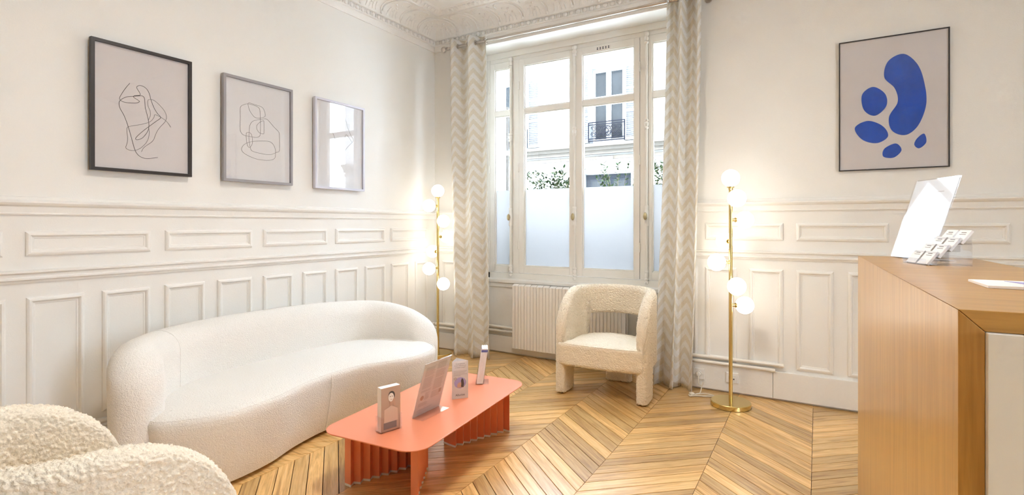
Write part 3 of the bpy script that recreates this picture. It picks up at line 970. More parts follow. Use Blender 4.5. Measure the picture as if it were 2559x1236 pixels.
# ------------------------------------------------------------------ globe floor lamps
def make_lamp(loc, th0, label, strength):
    t = thing('globe_floor_lamp', label, 'floor lamp', loc, 0.0, 'brass globe floor lamps')
    MB().lathe([(0,0.0),(0.126,0.0),(0.130,0.004),(0.130,0.030),(0.126,0.034),(0,0.034)], 48).build('base', 'brass', t, smooth=True)
    MB().tube([(0,0,0.03),(0,0,1.495)], 0.0125, 16).build('pole', 'brass', t, smooth=True)
    zs = [1.5675, 1.424, 1.28, 1.131, 0.9885, 0.833, 0.692]
    gm = MB().ball((0,0,0), 0.060, 28, 18)
    g0 = None
    for i, z in enumerate(zs):
        if i == 0: d = Vector((0,0,1)); p = Vector((0,0,z))
        else:
            a = math.radians(th0+90*(i-1)) + math.radians(30.53)
            d = Vector((math.cos(a), math.sin(a), 0)); p = d*0.097 + Vector((0,0,z))
        if g0 is None:
            g0 = gm.build('globe', 'globe' if strength == 1 else 'globe_bright', t, smooth=True, loc=p)
        else: share(g0, t, p)
        c = MB()
        if i == 0:
            c.lathe([(0.0125,1.485),(0.015,1.488),(0.015,1.500),(0.024,1.502),(0.024,1.510),(0.0,1.512)], 16)
        else:
            q = Vector((0,0,z))
            c.tube([q+d*0.008, q+d*0.028], 0.010, 10); c.tube([q+d*0.026, q+d*0.031], 0.006, 8); c.tube([q+d*0.031, q+d*0.040], 0.017, 12)
        c.build('socket', 'brass', t, smooth=True)
    return t
make_lamp((-0.515, 3.842, 0), 270, 'brass floor lamp with seven white globes between right curtain and desk', 1)
make_lamp((-3.110, 3.885, 0), 220, 'brass floor lamp with seven white globes in the corner behind the sofa', 2)

# ------------------------------------------------------------------ unseen lamp added to brighten seating and floor
cl = thing('added_fill_lamp', 'unseen drum lamp added as fill light above the seating', 'ceiling lamp', (-1.05, 1.75, ZC))
MB().lathe([(0.0,0.0),(0.27,0.0),(0.285,-0.02),(0.292,-0.150),(0.288,-0.155),(0.268,-0.142),(0.264,-0.03),(0.0,-0.03)], 40).build('drum_shade', 'whiteplastic', cl, smooth=True)  # deep rim shaped to keep the added light off the upper walls
MB().lathe([(0.262,-0.045),(0.25,-0.075),(0.18,-0.098),(0.09,-0.106),(0.0,-0.108)], 40).build('diffuser', 'fill_lamp_glow', cl, smooth=True)

# ------------------------------------------------------------------ curtains and rod
rodt = thing('curtain_rod', 'brushed metal curtain rod with ball finials above the window', 'curtain rod', (-1.95, 4.03, 2.958))
MB().tube([(-1.18,0,0),(1.30,0,0)], 0.0125, 14).build('rod', 'steel', rodt, smooth=True)
fm = MB().ball((0,0,0), 0.029, 16, 12).lathe([(0.0135,0.025),(0.017,0.027),(0.017,0.045),(0.0135,0.047)], 14, axis='x')
fo = fm.build('finial', 'steel', rodt, smooth=True, loc=(-1.20,0,0))
share(fo, rodt, (1.32,0,0), (0,0,PI))
for xx in (-1.12, 1.24):
    MB().tube([(xx,0,-0.004),(xx,0.098,-0.004)], 0.007, 8).lathe([(0.028,0.100),(0.028,0.108)], 14, (xx,0,-0.004), 'y').build('bracket', 'steel', rodt, smooth=True)
def curtain(label, top0, top1, bot0, bot1, ybot, nf, amp, ph, width):
    t = thing('curtain', label, 'curtain', ((top0+top1)/2, 4.03, 0), 0, 'chevron curtains')
    ox, oy = (top0+top1)/2, 4.03
    NU, NV = 130, 56
    m = MB(); vs = []; fs = []; uvs = []
    for j in range(NV+1):
        v = j/NV; z = 3.022*(1-v)+0.006*v
        for i in range(NU+1):
            u = i/NU
            drop = max(0, (v-0.86)/0.14)
            sp = v**1.6
            x = (top0+(top1-top0)*u)*(1-sp)+(bot0+(bot1-bot0)*u)*sp
            f = 2*PI*nf*u+ph
            A = amp*(1-0.25*v+0.30*drop)
            w = math.sin(f)+0.18*math.sin(2*f+0.6+2.2*v)*v
            y = 4.03*(1-sp)+ybot*sp - A*w
            x += 0.016*math.sin(f*1.0+1.2)*(0.4+v) + 0.012*drop*math.sin(3.1*f+1.0)
            zz = z + 0.010*drop*math.sin(2.3*f+0.5) * (1 if v < 1 else 0) + (0.006*abs(math.sin(f)) if v == 1 else 0)
            vs.append((x-ox, y-oy, max(0.006, zz)))
            uvs.append((u*width, z))
    for j in range(NV):
        for i in range(NU):
            a = j*(NU+1)+i; fs.append((a, a+1, a+NU+2, a+NU+1))
    m.add(vs, fs)
    me = bpy.data.meshes.new('drape'); me.from_pydata(m.v, [], m.f)
    ul = me.uv_layers.new(name='UVMap')
    for p in me.polygons:
        for li in p.loop_indices: ul.data[li].uv = uvs[me.loops[li].vertex_index]
        p.use_smooth = True
    me.materials.append(M['curtain'])
    o = bpy.data.objects.new('drape', me); COL.objects.link(o); o.parent = t
    s = o.modifiers.new('thick', 'SOLIDIFY'); s.thickness = 0.003
    # eyelets where the cloth crosses the rod
    em = None
    for k in range(int(2*nf)+2):
        u = ((k*PI)-ph)/(2*PI*nf)
        if not 0.03 < u < 0.97: continue
        x = top0+(top1-top0)*u + 0.016*math.sin(k*PI+1.2)*0.4 - ox
        if em is None:
            ring = [(0.004*math.sin(a*0)+0.0, 0.021*math.cos(2*PI*q/20), 0.021*math.sin(2*PI*q/20)) for q in range(20) for a in (0,)]
            em = MB().tube(ring, 0.004, 6, True).build('eyelet', 'steel', t, smooth=True, loc=(x, 0, 2.958))
        else: share(em, t, (x, 0, 2.958))
    return t
curtain('chevron patterned linen curtain at the left of the window by the corner lamp', -3.045, -2.635, -2.985, -2.60, 4.00, 2.0, 0.055, 0.9, 0.66)
curtain('chevron patterned linen curtain at the right of the window beside the brass lamp', -0.985, -0.735, -1.075, -0.795, 4.02, 2.0, 0.055, 2.6, 0.60)

# ------------------------------------------------------------------ radiator and pipes
rad = thing('radiator', 'white sectional radiator under the window behind the armchair', 'radiator', (-2.477, 4.20, 0))
sec = MB()
sec.box(0.002, 0.0300, 0.0, 0.010, 0.084, 0.672); sec.box(0.0315, 0.0625, 0.003, 0.012, 0.084, 0.672)
sec.box(0.026, 0.0385, 0.008, 0.078, 0.10, 0.665)
sec.box(0.004, 0.0605, 0.070, 0.080, 0.09, 0.665)
sec.add([(0.002,0.0,0.672),(0.0625,0.0,0.672),(0.0625,0.012,0.672),(0.002,0.012,0.672),(0.004,0.030,0.686),(0.0605,0.030,0.686),(0.0605,0.060,0.686),(0.004,0.060,0.686)],
        [(0,1,5,4),(4,5,6,7),(2,3,7,6),(0,4,7,3),(1,2,6,5),(0,3,2,1)])
s0 = sec.build('section', 'radiator', rad, bevel=0.0018)
for k in range(1, 17): share(s0, rad, (0.0645*k, 0, 0))
MB().tube([(0.01,0.045,0.13),(1.09,0.045,0.13)], 0.014, 10).tube([(0.01,0.045,0.63),(1.09,0.045,0.63)], 0.014, 10).build('header', 'radiator', rad, smooth=True)
wb_ = MB().box(0.0,0.03,0.078,0.092,0.15,0.60).build('wall_bracket', 'radiator', rad, loc=(0.20,0,0)); share(wb_, rad, (0.86,0,0))
MB().tube([(-0.012,0.05,0.215),(-0.016,0.05,0.12),(-0.016,0.045,0.10),(0.02,0.045,0.13)], 0.006, 8).lathe([(0.010,0.098),(0.012,0.104),(0.010,0.125)], 10, (-0.016,0.045,0)).build('bleed_valve', 'radiator', rad, smooth=True)
MB().tube([(1.105,0.045,0.13),(1.135,0.045,0.13),(1.135,0.06,0.10),(1.135,0.06,0.012)], 0.009, 8).lathe([(0.014,0.10),(0.018,0.105),(0.018,0.15),(0.012,0.16)], 12, (1.135,0.052,0)).build('valve', 'oldbrass', rad, smooth=True)
def pipe(pts, label):
    tag(MB().tube([tuple(p) for p in pts], 0.0125, 10).build('heating_pipe', 'pipe', None, smooth=True), label, 'pipe', 'heating pipes above the baseboard')
for z, off, lv, xend in ((0.254, 0.030, 'upper', -0.26), (0.216, 0.036, 'lower', -0.31)):
    pipe(catmull([(XL+off, 3.15, z), (XL+off, YW-off-0.09, z), (XL+off+0.025, YW-off-0.025, z), (XL+off+0.09, YW-off, z), (NX0-0.03, YW-off, z)], 4),
         '%s white heating pipe rounding the corner behind the sofa' % lv)
    pipe([(NX0+0.02, YN-off, z), (-2.50, YN-off, z)], '%s white heating pipe left of the radiator' % lv)
    pipe([(-1.30, YN-off, z), (NX1-0.02, YN-off, z)], '%s white heating pipe right of the radiator' % lv)
    pipe(catmull([(NX1+0.02, YW-off, z), (xend, YW-off, z), (xend+0.03, YW-off, z-0.003), (xend+0.042, YW-off+0.012, z-0.008), (xend+0.044, YW-0.002, z-0.010)], 4),
         '%s white heating pipe on the wall behind the right lamp' % lv)

# ------------------------------------------------------------------ sockets and lamp cord
so = thing('power_socket', 'square white power socket with plug on the baseboard near the curtain', 'socket', (-0.776, 4.114, 0.118))
MB().box(-0.041,0.041,-0.010,0,-0.041,0.041).build('plate', 'whiteplastic', so, bevel=0.003)
MB().lathe([(0.016,-0.0102),(0.020,-0.013),(0.022,-0.0105),(0.022,-0.009)], 24, axis='y').build('rim', 'whiteplastic', so, smooth=True)
MB().lathe([(0,-0.0105),(0.018,-0.0105),(0.018,-0.009)], 24, axis='y').build('well', 'oldbrass', so, smooth=True)
s2 = thing('network_socket', 'white network wall socket with small port behind the lamp pole', 'socket', (-0.540, 4.114, 0.120))
MB().box(-0.043,0.043,-0.011,0,-0.040,0.040).build('plate', 'whiteplastic', s2, bevel=0.006, seg=3)
MB().box(-0.022,0.022,-0.0135,-0.010,-0.020,0.022).build('insert', 'whiteplastic', s2, bevel=0.001)
MB().box(0.006,0.016,-0.0142,-0.012,-0.012,-0.003).build('port', 'dark', s2)
cord = thing('coiled_cable', 'translucent lamp cord with plug coiled on the floor below the socket', 'cord', (-0.735, 3.965, 0))
MB().tube(catmull([(-0.041,0.137,0.112),(-0.040,0.118,0.09),(-0.034,0.108,0.05),(-0.010,0.098,0.045),(0.0,0.083,0.075),(-0.004,0.06,0.05),(-0.010,0.03,0.010),(-0.03,0.0,0.006),(-0.05,-0.04,0.006),(-0.075,-0.055,0.006),(-0.05,-0.07,0.008),(0.02,-0.03,0.007),(0.07,0.02,0.006),(0.09,0.01,0.006),(0.05,-0.03,0.006),(-0.01,-0.055,0.012),(-0.06,-0.08,0.006),(-0.04,-0.04,0.010),(0.02,0.02,0.010),(0.06,0.035,0.006),(0.10,0.0,0.006),(0.105,-0.07,0.006)], 6), 0.0036, 6).build('cable', 'cord', cord, smooth=True)
MB().lathe([(0,0.123),(0.014,0.125),(0.016,0.137),(0.012,0.1382)], 14, (-0.041,0.0,0.118), 'y').build('plug', 'whiteplastic', cord, smooth=True)
MB().ball((-0.055,-0.045,0.016), (0.022,0.014,0.012), 12, 8).build('foot_switch', 'cord', cord, smooth=True)

# ------------------------------------------------------------------ pictures
LINES_1 = [
    [(1.4136,2.0411),(1.389,2.0019),(1.3685,1.9606),(1.364,1.9446),(1.3703,1.9351),(1.389,1.9294),(1.4194,1.9312),(1.4464,1.9366),(1.4612,1.9471),(1.4562,1.9536),(1.4386,1.9624),(1.4317,1.9688),(1.4386,1.9765),(1.464,1.9854),(1.4628,1.9985),(1.4503,2.0179),(1.4483,2.0285),(1.4601,2.0387),(1.4778,2.0396),(1.4977,2.0285),(1.5118,2.0047),(1.5219,1.9662),(1.5383,1.9242),(1.5548,1.8978),(1.5722,1.8758),(1.5465,1.8486),(1.5098,1.8131),(1.4738,1.7761),(1.4503,1.7482),(1.4425,1.7338),(1.4503,1.7292),(1.4738,1.7405),(1.4937,1.7657),(1.5078,1.797),(1.5098,1.8333),(1.5017,1.8768),(1.4917,1.9198),(1.4877,1.9682),(1.4798,1.9821),(1.466,1.9814),(1.4309,1.9713),(1.3966,1.9601),(1.3703,1.9386),(1.3618,1.9205),(1.3666,1.8913),(1.3853,1.8558),(1.4041,1.8025),(1.4232,1.7311),(1.4386,1.6716),(1.4581,1.6408),(1.4857,1.6283),(1.5138,1.6305),(1.5568,1.6406)],
    [(1.6275,1.8289),(1.6052,1.8586),(1.5735,1.8784),(1.5424,1.8878),(1.5362,1.8695),(1.5179,1.8437),(1.4818,1.8242),(1.4386,1.8082),(1.4041,1.7938),(1.3996,1.7713),(1.4034,1.7326),(1.4003,1.7017),(1.3947,1.677),(1.4117,1.6661),(1.4386,1.6672),(1.4738,1.6893),(1.5017,1.7288),(1.5118,1.7707),(1.5098,1.8063)],
    [(1.4719,1.6633),(1.4857,1.6908),(1.5301,1.7327),(1.5465,1.7758),(1.5631,1.8103),(1.5967,1.8571),(1.6039,1.886),(1.5945,1.9166),(1.5672,1.9481),(1.5383,1.9696),(1.5138,1.9713),(1.5046,1.9604),(1.5058,1.9315),(1.5159,1.9064),(1.5179,1.8798),(1.5078,1.851)],
]
LINES_2 = [
    [(2.0607,2.0309),(2.0852,2.054),(2.1128,2.0648),(2.1521,2.0646),(2.1864,2.0579),(2.2008,2.0392),(2.2049,1.9806),(2.2049,1.8835),(2.1979,1.8582),(2.1749,1.8468),(2.1296,1.8466),(2.0852,1.8496),(2.0634,1.8672),(2.058,1.9028),(2.0596,1.9656)],
    [(2.1167,2.0719),(2.1635,2.0695),(2.2095,2.0651),(2.23,2.0501),(2.2418,2.0143),(2.2329,1.9964),(2.1921,1.9827),(2.1635,1.984),(2.138,2.0061),(2.1212,2.0347)],
    [(2.1268,1.9193),(2.1436,1.9486),(2.1749,1.9657),(2.2447,1.9865),(2.2746,1.9709),(2.3109,1.9383),(2.3417,1.9154),(2.3522,1.8891),(2.3522,1.7829),(2.3293,1.7623),(2.2806,1.7411),(2.2212,1.7397),(2.1464,1.7496),(2.1296,1.7767),(2.1212,1.8285),(2.1229,1.8869)],
    [(2.2241,1.9693),(2.2312,1.9608),(2.2312,1.8875),(2.2212,1.8795),(2.1979,1.8824),(2.1806,1.9013),(2.1777,1.9276),(2.1979,1.9525)],
    [(2.1018,1.8626),(2.1128,1.8722),(2.1324,1.8698),(2.1436,1.8476),(2.1448,1.7999),(2.1268,1.7721),(2.1101,1.7847),(2.1018,1.831)],
    [(2.0689,1.7532),(2.0852,1.7841),(2.1296,1.8095),(2.1979,1.8259),(2.2566,1.8323),(2.2927,1.8252),(2.317,1.7897),(2.3201,1.7346),(2.3048,1.7108),(2.2686,1.7003),(2.1979,1.6966),(2.1352,1.7084),(2.0852,1.7291)],
]
LINES_3 = [
    [(2.8742,2.1065),(2.8532,2.0654),(2.8324,2.0122),(2.8354,1.9941),(2.8727,1.9986),(2.916,2.0097),(2.9216,2.0232),(2.9002,2.0343),(2.932,2.0565),(2.916,2.0729),(2.9105,2.094),(2.932,2.1085),(2.9602,2.0962),(2.9765,2.0479),(3.0093,1.9888),(3.0384,1.9446),(2.9765,1.8816),(2.92,1.8049)],
    [(2.932,2.0565),(2.8649,2.0286),(2.8324,2.006),(2.8247,1.9831),(2.8455,1.9396),(2.8727,1.8559),(2.9081,1.7405)],
    [(3.0259,1.9267),(2.9887,1.9665),(2.9602,1.9815),(2.94,1.9405),(2.8883,1.9144),(2.8262,1.8935),(2.8048,1.8721),(2.8094,1.8233),(2.8018,1.773),(2.8339,1.7591),(2.8883,1.7825)],
]
def wall_picture(label, y0, y1, z0, z1, fmat, pmat, lines, inks, closed, rad):
    t = thing('framed_print', label, 'picture', (XL+0.016, (y0+y1)/2, z0), 0, 'framed line drawings above the sofa')
    oy, oz = (y0+y1)/2, z0
    w, h = (y1-y0)/2, z1-z0; b = 0.017
    m = MB()
    m.add([(0.004,-w,0),(0.004,w,0),(0.004,w,h),(0.004,-w,h),(0.030,-w,0),(0.030,w,0),(0.030,w,h),(0.030,-w,h),
           (0.030,-w+b,b),(0.030,w-b,b),(0.030,w-b,h-b),(0.030,-w+b,h-b),(0.008,-w+b,b),(0.008,w-b,b),(0.008,w-b,h-b),(0.008,-w+b,h-b)],
          [(0,1,5,4),(1,2,6,5),(2,3,7,6),(3,0,4,7),(4,5,9,8),(5,6,10,9),(6,7,11,10),(7,4,8,11),(8,9,13,12),(9,10,14,13),(10,11,15,14),(11,8,12,15),(0,3,2,1)])
    m.build('frame', fmat, t)
    MB().box(-0.016, 0.004, -0.02, 0.02, h-0.06, h-0.03).build('hanger', 'steel', t)
    MB().box(0.0085, 0.0135, -w+b, w-b, b, h-b).build('print', pmat, t)
    for l, ik in zip(lines, inks):
        pts = [(0.0140, y-oy, z-oz) for y, z in l]
        MB().tube([tuple(p) for p in catmull(pts, 5, closed)], rad, 5, closed).build('drawn_line', ik, t)
    MB().box(0.0215, 0.0235, -w+b, w-b, b, h-b).build('glass', 'picglass', t)
    return t
wall_picture('dark framed one-line drawing, leftmost of the three above the sofa', 1.228, 1.741, 1.540, 2.246, 'black', 'paper_pink', LINES_1, ['ink','ink_soft','ink_soft'], False, 0.0013)
wall_picture('drawing of overlapping loops, dark frame greyed by painted glare, middle of the three above the sofa', 1.938, 2.451, 1.533, 2.232, 'grey', 'paper_white', LINES_2, ['ink_soft']*6, True, 0.0013)
wall_picture('line drawing, dark frame paled by painted glare, nearest the window above the sofa', 2.648, 3.150, 1.528, 2.231, 'lilac', 'paper_white', LINES_3, ['ink_soft']*3, False, 0.0013)
# blue abstract cut-out picture on the right wall
bp_ = thing('framed_print', 'thin dark framed print of ultramarine blue cut-out shapes above the desk', 'picture', (0.4145, YW, 1.605))
w, h, b = 0.2895, 0.863, 0.0065
m = MB()
m.add([(-w,-0.004,0),(w,-0.004,0),(w,-0.004,h),(-w,-0.004,h),(-w,-0.0205,0),(w,-0.0205,0),(w,-0.0205,h),(-w,-0.0205,h),
       (-w+b,-0.0205,b),(w-b,-0.0205,b),(w-b,-0.0205,h-b),(-w+b,-0.0205,h-b),(-w+b,-0.008,b),(w-b,-0.008,b),(w-b,-0.008,h-b),(-w+b,-0.008,h-b)],
      [(0,1,5,4),(1,2,6,5),(2,3,7,6),(3,0,4,7),(4,5,9,8),(5,6,10,9),(6,7,11,10),(7,4,8,11),(8,9,13,12),(9,10,14,13),(10,11,15,14),(11,8,12,15),(0,3,2,1)])
m.build('frame', 'black', bp_)
MB().box(-w+b, w-b, -0.0125, -0.0085, b, h-b).build('print', 'paper_pink', bp_)
def blob(pts, name='blue_shape'):
    c = catmull([(x, z, 0) for x, z in pts], 8, True)
    n = len(c); vs = [(p.x, -0.0127, p.y) for p in c] + [(p.x, -0.0134, p.y) for p in c]
    fs = [tuple(range(n)), tuple(range(n, 2*n))[::-1]] + [(i,(i+1)%n,n+(i+1)%n,n+i) for i in range(n)]
    MB().add(vs, fs).build(name, 'blue', bp_)
# generic organic shapes, same weight of blue on the sheet
blob([(-0.02,0.70),(0.06,0.735),(0.13,0.66),(0.165,0.54),(0.175,0.40),(0.135,0.27),(0.07,0.215),(0.00,0.25),(-0.015,0.34),(0.03,0.43),(0.015,0.52),(-0.04,0.60)])
blob([(-0.16,0.50),(-0.10,0.545),(-0.035,0.49),(-0.03,0.41),(-0.09,0.355),(-0.15,0.40)])
blob([(-0.20,0.285),(-0.13,0.325),(-0.05,0.285),(-0.02,0.215),(-0.08,0.175),(-0.16,0.205)])
blob([(-0.04,0.135),(0.02,0.165),(0.05,0.12),(0.01,0.075),(-0.045,0.085)])
blob([(0.13,0.19),(0.165,0.215),(0.175,0.16),(0.14,0.125),(0.115,0.15)])
MB().box(-w+b, w-b, -0.0195, -0.0180, b, h-b).build('glass', 'picglass', bp_)

# ------------------------------------------------------------------ reception desk
DZ = 1.11
dk = thing('reception_desk', 'oak veneer reception counter with white cabinet end at the right edge', 'desk', (0.200, 1.110, 0), math.radians(1.53))
# local: x to the right (depth), y away along the counter
DL, DW, TT = 1.66, 0.398, 0.034
MB().add([(0,0,DZ),(DW,0.012,DZ),(DW,DL+0.03,DZ),(0,DL,DZ),(TT,0,DZ-TT),(DW,0.012,DZ-TT),(DW,DL+0.03,DZ-TT),(TT,DL,DZ-TT)],
         [(0,1,2,3),(7,6,5,4),(0,4,5,1),(1,5,6,2),(2,6,7,3),(3,7,4,0)]).build('counter_top', 'veneer', dk, bevel=0.0012, rot=(0,0,0))
side = MB().add([(0,0,0),(TT,0,0),(TT,DL,0),(0,DL,0),(0,0,DZ-0.0006),(TT,0,DZ-TT-0.0006),(TT,DL,DZ-TT-0.0006),(0,DL,DZ-0.0006)],
         [(3,2,1,0),(0,1,5,4),(1,2,6,5),(2,3,7,6),(3,0,4,7),(4,5,6,7)])
# rotate so the grain (local x) runs upright
o = side.xf(Matrix.Rotation(PI/2, 4, 'Y')).build('side_panel', 'veneer', dk, bevel=0.0012)
o.rotation_euler = (0, -PI/2, 0)
e = MB().box(TT+0.0005, DW+0.30, 0.004, 0.022, 0.06, DZ-TT-0.0005)
cab = e.build('cabinet_end', 'deskwhite', dk)
# framed recess in the white end panel
fm_ = MB()
fm_.box(TT+0.0005, TT+0.046, -0.012, 0.004, 0.06, DZ-TT-0.0005)
fm_.box(TT+0.046, DW+0.30, -0.012, 0.004, DZ-TT-0.047, DZ-TT-0.0005)
fm_.box(TT+0.046, DW+0.30, -0.012, 0.004, 0.06, 0.13)
fm_.build('panel_frame', 'deskwhite', cab, bevel=0.001)
MB().box(TT+0.049, DW+0.30, -0.008, 0.004, 0.132, DZ-TT-0.050).build('cabinet_door', 'deskwhite', cab, bevel=0.002)
MB().box(TT, DW+0.30, 0.03, DL-0.02, 0.0, 0.06).build('plinth', 'dark', dk)
MB().box(DW-0.03, DW-0.012, 0.024, DL, 0.06, DZ-TT-0.001).build('inner_panel', 'deskwhite', dk)

# ------------------------------------------------------------------ things on the desk
ex = Vector((0.956, 0.292, 0)); ey = Vector((0.292, -0.956, 0)); ez = Vector((0,0,1))
def frame_mat(o, ax, ay, az):
    return Matrix(((ax.x,ay.x,az.x,o.x),(ax.y,ay.y,az.y,o.y),(ax.z,ay.z,az.z,o.z),(0,0,0,1)))
ang_d = math.atan2(ex.y, ex.x)
sg_ = thing('sign_holder', 'clear acrylic holder with large white glossy sheet leaning on the desk', 'sign holder', (0.270, 2.735, DZ), ang_d+math.radians(5.5))
# local: x = back (lean), y = -width
LEAN = math.radians(17)
def leaning(x0, y0, y1, l, t, lean=LEAN, z0=0.004):
    m = MB().box(0, t, y0, y1, 0, l)
    m.xf(Matrix.Translation((x0, 0, z0)) @ Matrix.Rotation(lean, 4, 'Y'))
    return m
leaning(0.0, -0.262, 0.0, 0.335, 0.0022).build('front_sheet', 'acrylic', sg_)
leaning(0.0058, -0.262, 0.0, 0.335, 0.0022).build('rear_sheet', 'acrylic', sg_)
pp = leaning(0.0030, -0.257, -0.005, 0.331, 0.0022).build('paper_sheet', 'paper_gloss', sg_)
MB().box(0, 0.085, -0.262, 0.0, 0.0, 0.004).build('foot', 'acrylic', sg_)
for a, b2, l0 in ((-0.20,-0.12,0.275),(-0.19,-0.10,0.235),(-0.18,-0.13,0.215),(-0.19,-0.09,0.185),(-0.23,-0.09,0.11),(-0.22,-0.15,0.10)):
    MB().box(-0.0006, 0.0, a, b2, l0, l0+0.0035).xf(Matrix.Translation((0.0030, 0, 0.004)) @ Matrix.Rotation(LEAN, 4, 'Y')).build('print_line', 'textgrey', pp)

hd = thing('card_holder', 'clear acrylic tiered business card holder on the desk', 'card holder', (0.268, 2.372, DZ), ang_d)
hm = MB()
for k in range(4):
    x0 = 0.004+0.033*k; z0 = 0.004+0.024*k
    hm.box(x0, x0+0.034, -0.155, 0.0, z0-0.004+0.0, z0-0.001)
    hm.box(x0-0.002, x0, -0.155, 0.0, z0-0.004, z0+0.018)
    hm.box(x0+0.032, x0+0.034, -0.155, 0.0, z0, z0+0.024)
    for yy in (-0.155, -0.0785, -0.002): hm.box(x0, x0+0.032, yy, yy+0.002, z0, z0+0.016)
hm.build('tiers', 'acrylic', hd)
hm = MB()
hm.box(0.0, 0.138, -0.155, -0.153, 0, 0.003); hm.box(0.136, 0.138, -0.155, 0.0, 0, 0.076); hm.box(0.07, 0.072, -0.155, 0.0, 0, 0.05)
hm.build('stand', 'acrylic', hd)
rows = ['front', 'second', 'third', 'rear']
for k in range(4):
    for c in range(2):
        y1_ = -0.006-0.0765*c
        pos = hd.matrix_basis @ Vector((0.010+0.033*k, y1_, 0.0042+0.024*k))
        t = thing('business_card_stack', 'stack of business cards in the %s row of the desk holder, %s column' % (rows[k], ('sign-side', 'outer')[c]), 'card stack', pos, ang_d, 'business cards in the acrylic holder')
        r = Matrix.Rotation(math.radians(36), 4, 'Y')
        MB().box(0, 0.008, -0.064, 0, 0, 0.054).xf(r).build('cards', 'paper', t)
        MB().box(-0.0006, 0, -0.046, -0.020, 0.042, 0.0450).xf(r).build('print_line', 'ink_soft', t)
        MB().box(-0.0006, 0, -0.050, -0.016, 0.0350, 0.0368).xf(r).build('print_line', 'ink_soft', t)
lt = thing('leaflet_stack', 'flat stack of white leaflets lying on the desk at the photo edge', 'leaflet', (0.322, 1.505, DZ), math.radians(1.5))
MB().box(0.0, 0.21, 0.0, 0.155, 0.0005, 0.006).build('leaflets', 'paper', lt)
MB().prism([(0.09,0.02),(0.20,0.005),(0.20,0.05),(0.06,0.13)], 0.0061, 0.0066).build('print_shape', 'lavender', lt)

# ------------------------------------------------------------------ things on the coffee table
# leaflet stand nearest the camera
w_dir = Vector((0.028, 0.098, 0)).normalized()
ab = math.atan2(w_dir.y, w_dir.x)          # local x = width (left to right), local -y = front
b1 = thing('leaflet_stand', 'clear stand of beauty leaflets with a face mask cover on coral table', 'leaflet stand', (-1.7300, 1.748, ZT_), ab)
MB().box(-0.004, 0.106, -0.006, 0.046, 0.0, 0.003).box(-0.004, 0.106, 0.040, 0.0425, 0.003, 0.115).box(-0.004,-0.0015,-0.006,0.046,0.003,0.075).box(0.1035,0.106,-0.006,0.046,0.003,0.075).box(-0.004,0.012,-0.006,-0.0035,0.003,0.070).box(0.090,0.106,-0.006,-0.0035,0.003,0.070).box(0.012,0.090,-0.006,-0.0035,0.003,0.012).build('holder', 'acrylic', b1)
MB().box(0.001, 0.101, 0.002, 0.037, 0.0035, 0.206).build('leaflets', 'paper', b1)
MB().box(0.001, 0.101, 0.0004, 0.0018, 0.0035, 0.206).build('cover', 'coverbrown', b1)
def disc(cx, cz, rx, rz, y, n=28, a0=0, a1=2*PI):
    pts = [(cx+rx*math.cos(a0+(a1-a0)*k/n), cz+rz*math.sin(a0+(a1-a0)*k/n)) for k in range(n+(0 if abs(a1-a0-2*PI) < 1e-6 else 1))]
    N = len(pts)
    return MB().add([(x, y, z) for x, z in pts]+[(x, y-0.0004, z) for x, z in pts],
                    [tuple(range(N)), tuple(range(N, 2*N))[::-1]]+[(i,(i+1)%N,N+(i+1)%N,N+i) for i in range(N)])
def polyp(pts, y):
    N = len(pts)
    return MB().add([(x, y, z) for x, z in pts]+[(x, y-0.0004, z) for x, z in pts],
                    [tuple(range(N)), tuple(range(N, 2*N))[::-1]]+[(i,(i+1)%N,N+(i+1)%N,N+i) for i in range(N)])
polyp([(0.014,0.040),(0.016,0.105),(0.040,0.112),(0.052,0.120),(0.066,0.112),(0.086,0.100),(0.088,0.045)], 0.0002).build('print_shoulders', 'skin_light', b1)
polyp([(0.044,0.118),(0.060,0.120),(0.066,0.138),(0.058,0.150),(0.044,0.148)], -0.0003).build('print_neck', 'skin', b1)
disc(0.054, 0.166, 0.017, 0.020, -0.0003).build('print_hair', 'hair', b1)
disc(0.051, 0.158, 0.0145, 0.020, -0.0009).build('print_mask', 'paper', b1)
disc(0.046, 0.162, 0.0026, 0.0016, -0.0015).build('print_eye', 'hair', b1)
disc(0.056, 0.162, 0.0026, 0.0016, -0.0015).build('print_eye', 'hair', b1)
disc(0.051, 0.1475, 0.0035, 0.0016, -0.0015).build('print_mouth', 'skin', b1)
polyp([(0.064,0.116),(0.074,0.116),(0.070,0.146),(0.062,0.150),(0.058,0.142)], -0.0012).build('print_hand', 'skin', b1)
polyp([(0.012,0.014),(0.080,0.014),(0.080,0.044),(0.012,0.044)], -0.0006).build('print_band', 'bandgrey', b1)
# slanted A4 menu
b2 = thing('menu_holder', 'slanted clear acrylic holder with printed text page on coral table', 'menu holder', (-1.733, 1.960, ZT_))
LN2 = math.radians(16.5)
def lean2(x0, y0, y1, l, t, z0=0.003):
    return MB().box(0, t, y0, y1, 0, l).xf(Matrix.Translation((x0,0,z0)) @ Matrix.Rotation(LN2, 4, 'Y'))
MB().box(0.0, 0.070, 0.0, 0.214, 0.0, 0.003).build('foot', 'acrylic', b2)
lean2(0.0045, 0.0, 0.214, 0.292, 0.002).build('front_sheet', 'acrylic', b2)
lean2(-0.002, 0.0, 0.214, 0.292, 0.002).build('rear_sheet', 'acrylic', b2)
pg = lean2(0.0008, 0.003, 0.211, 0.289, 0.0022).build('page', 'thinpaper', b2)
txt = MB()
def trow(a, b_, l):
    q = MB().box(0.0022, 0.0026, a, b_, l, l+0.0021).xf(Matrix.Translation((0.0008,0,0.003)) @ Matrix.Rotation(LN2, 4, 'Y')); txt.add(q.v, q.f)
rnd = random.Random(3)
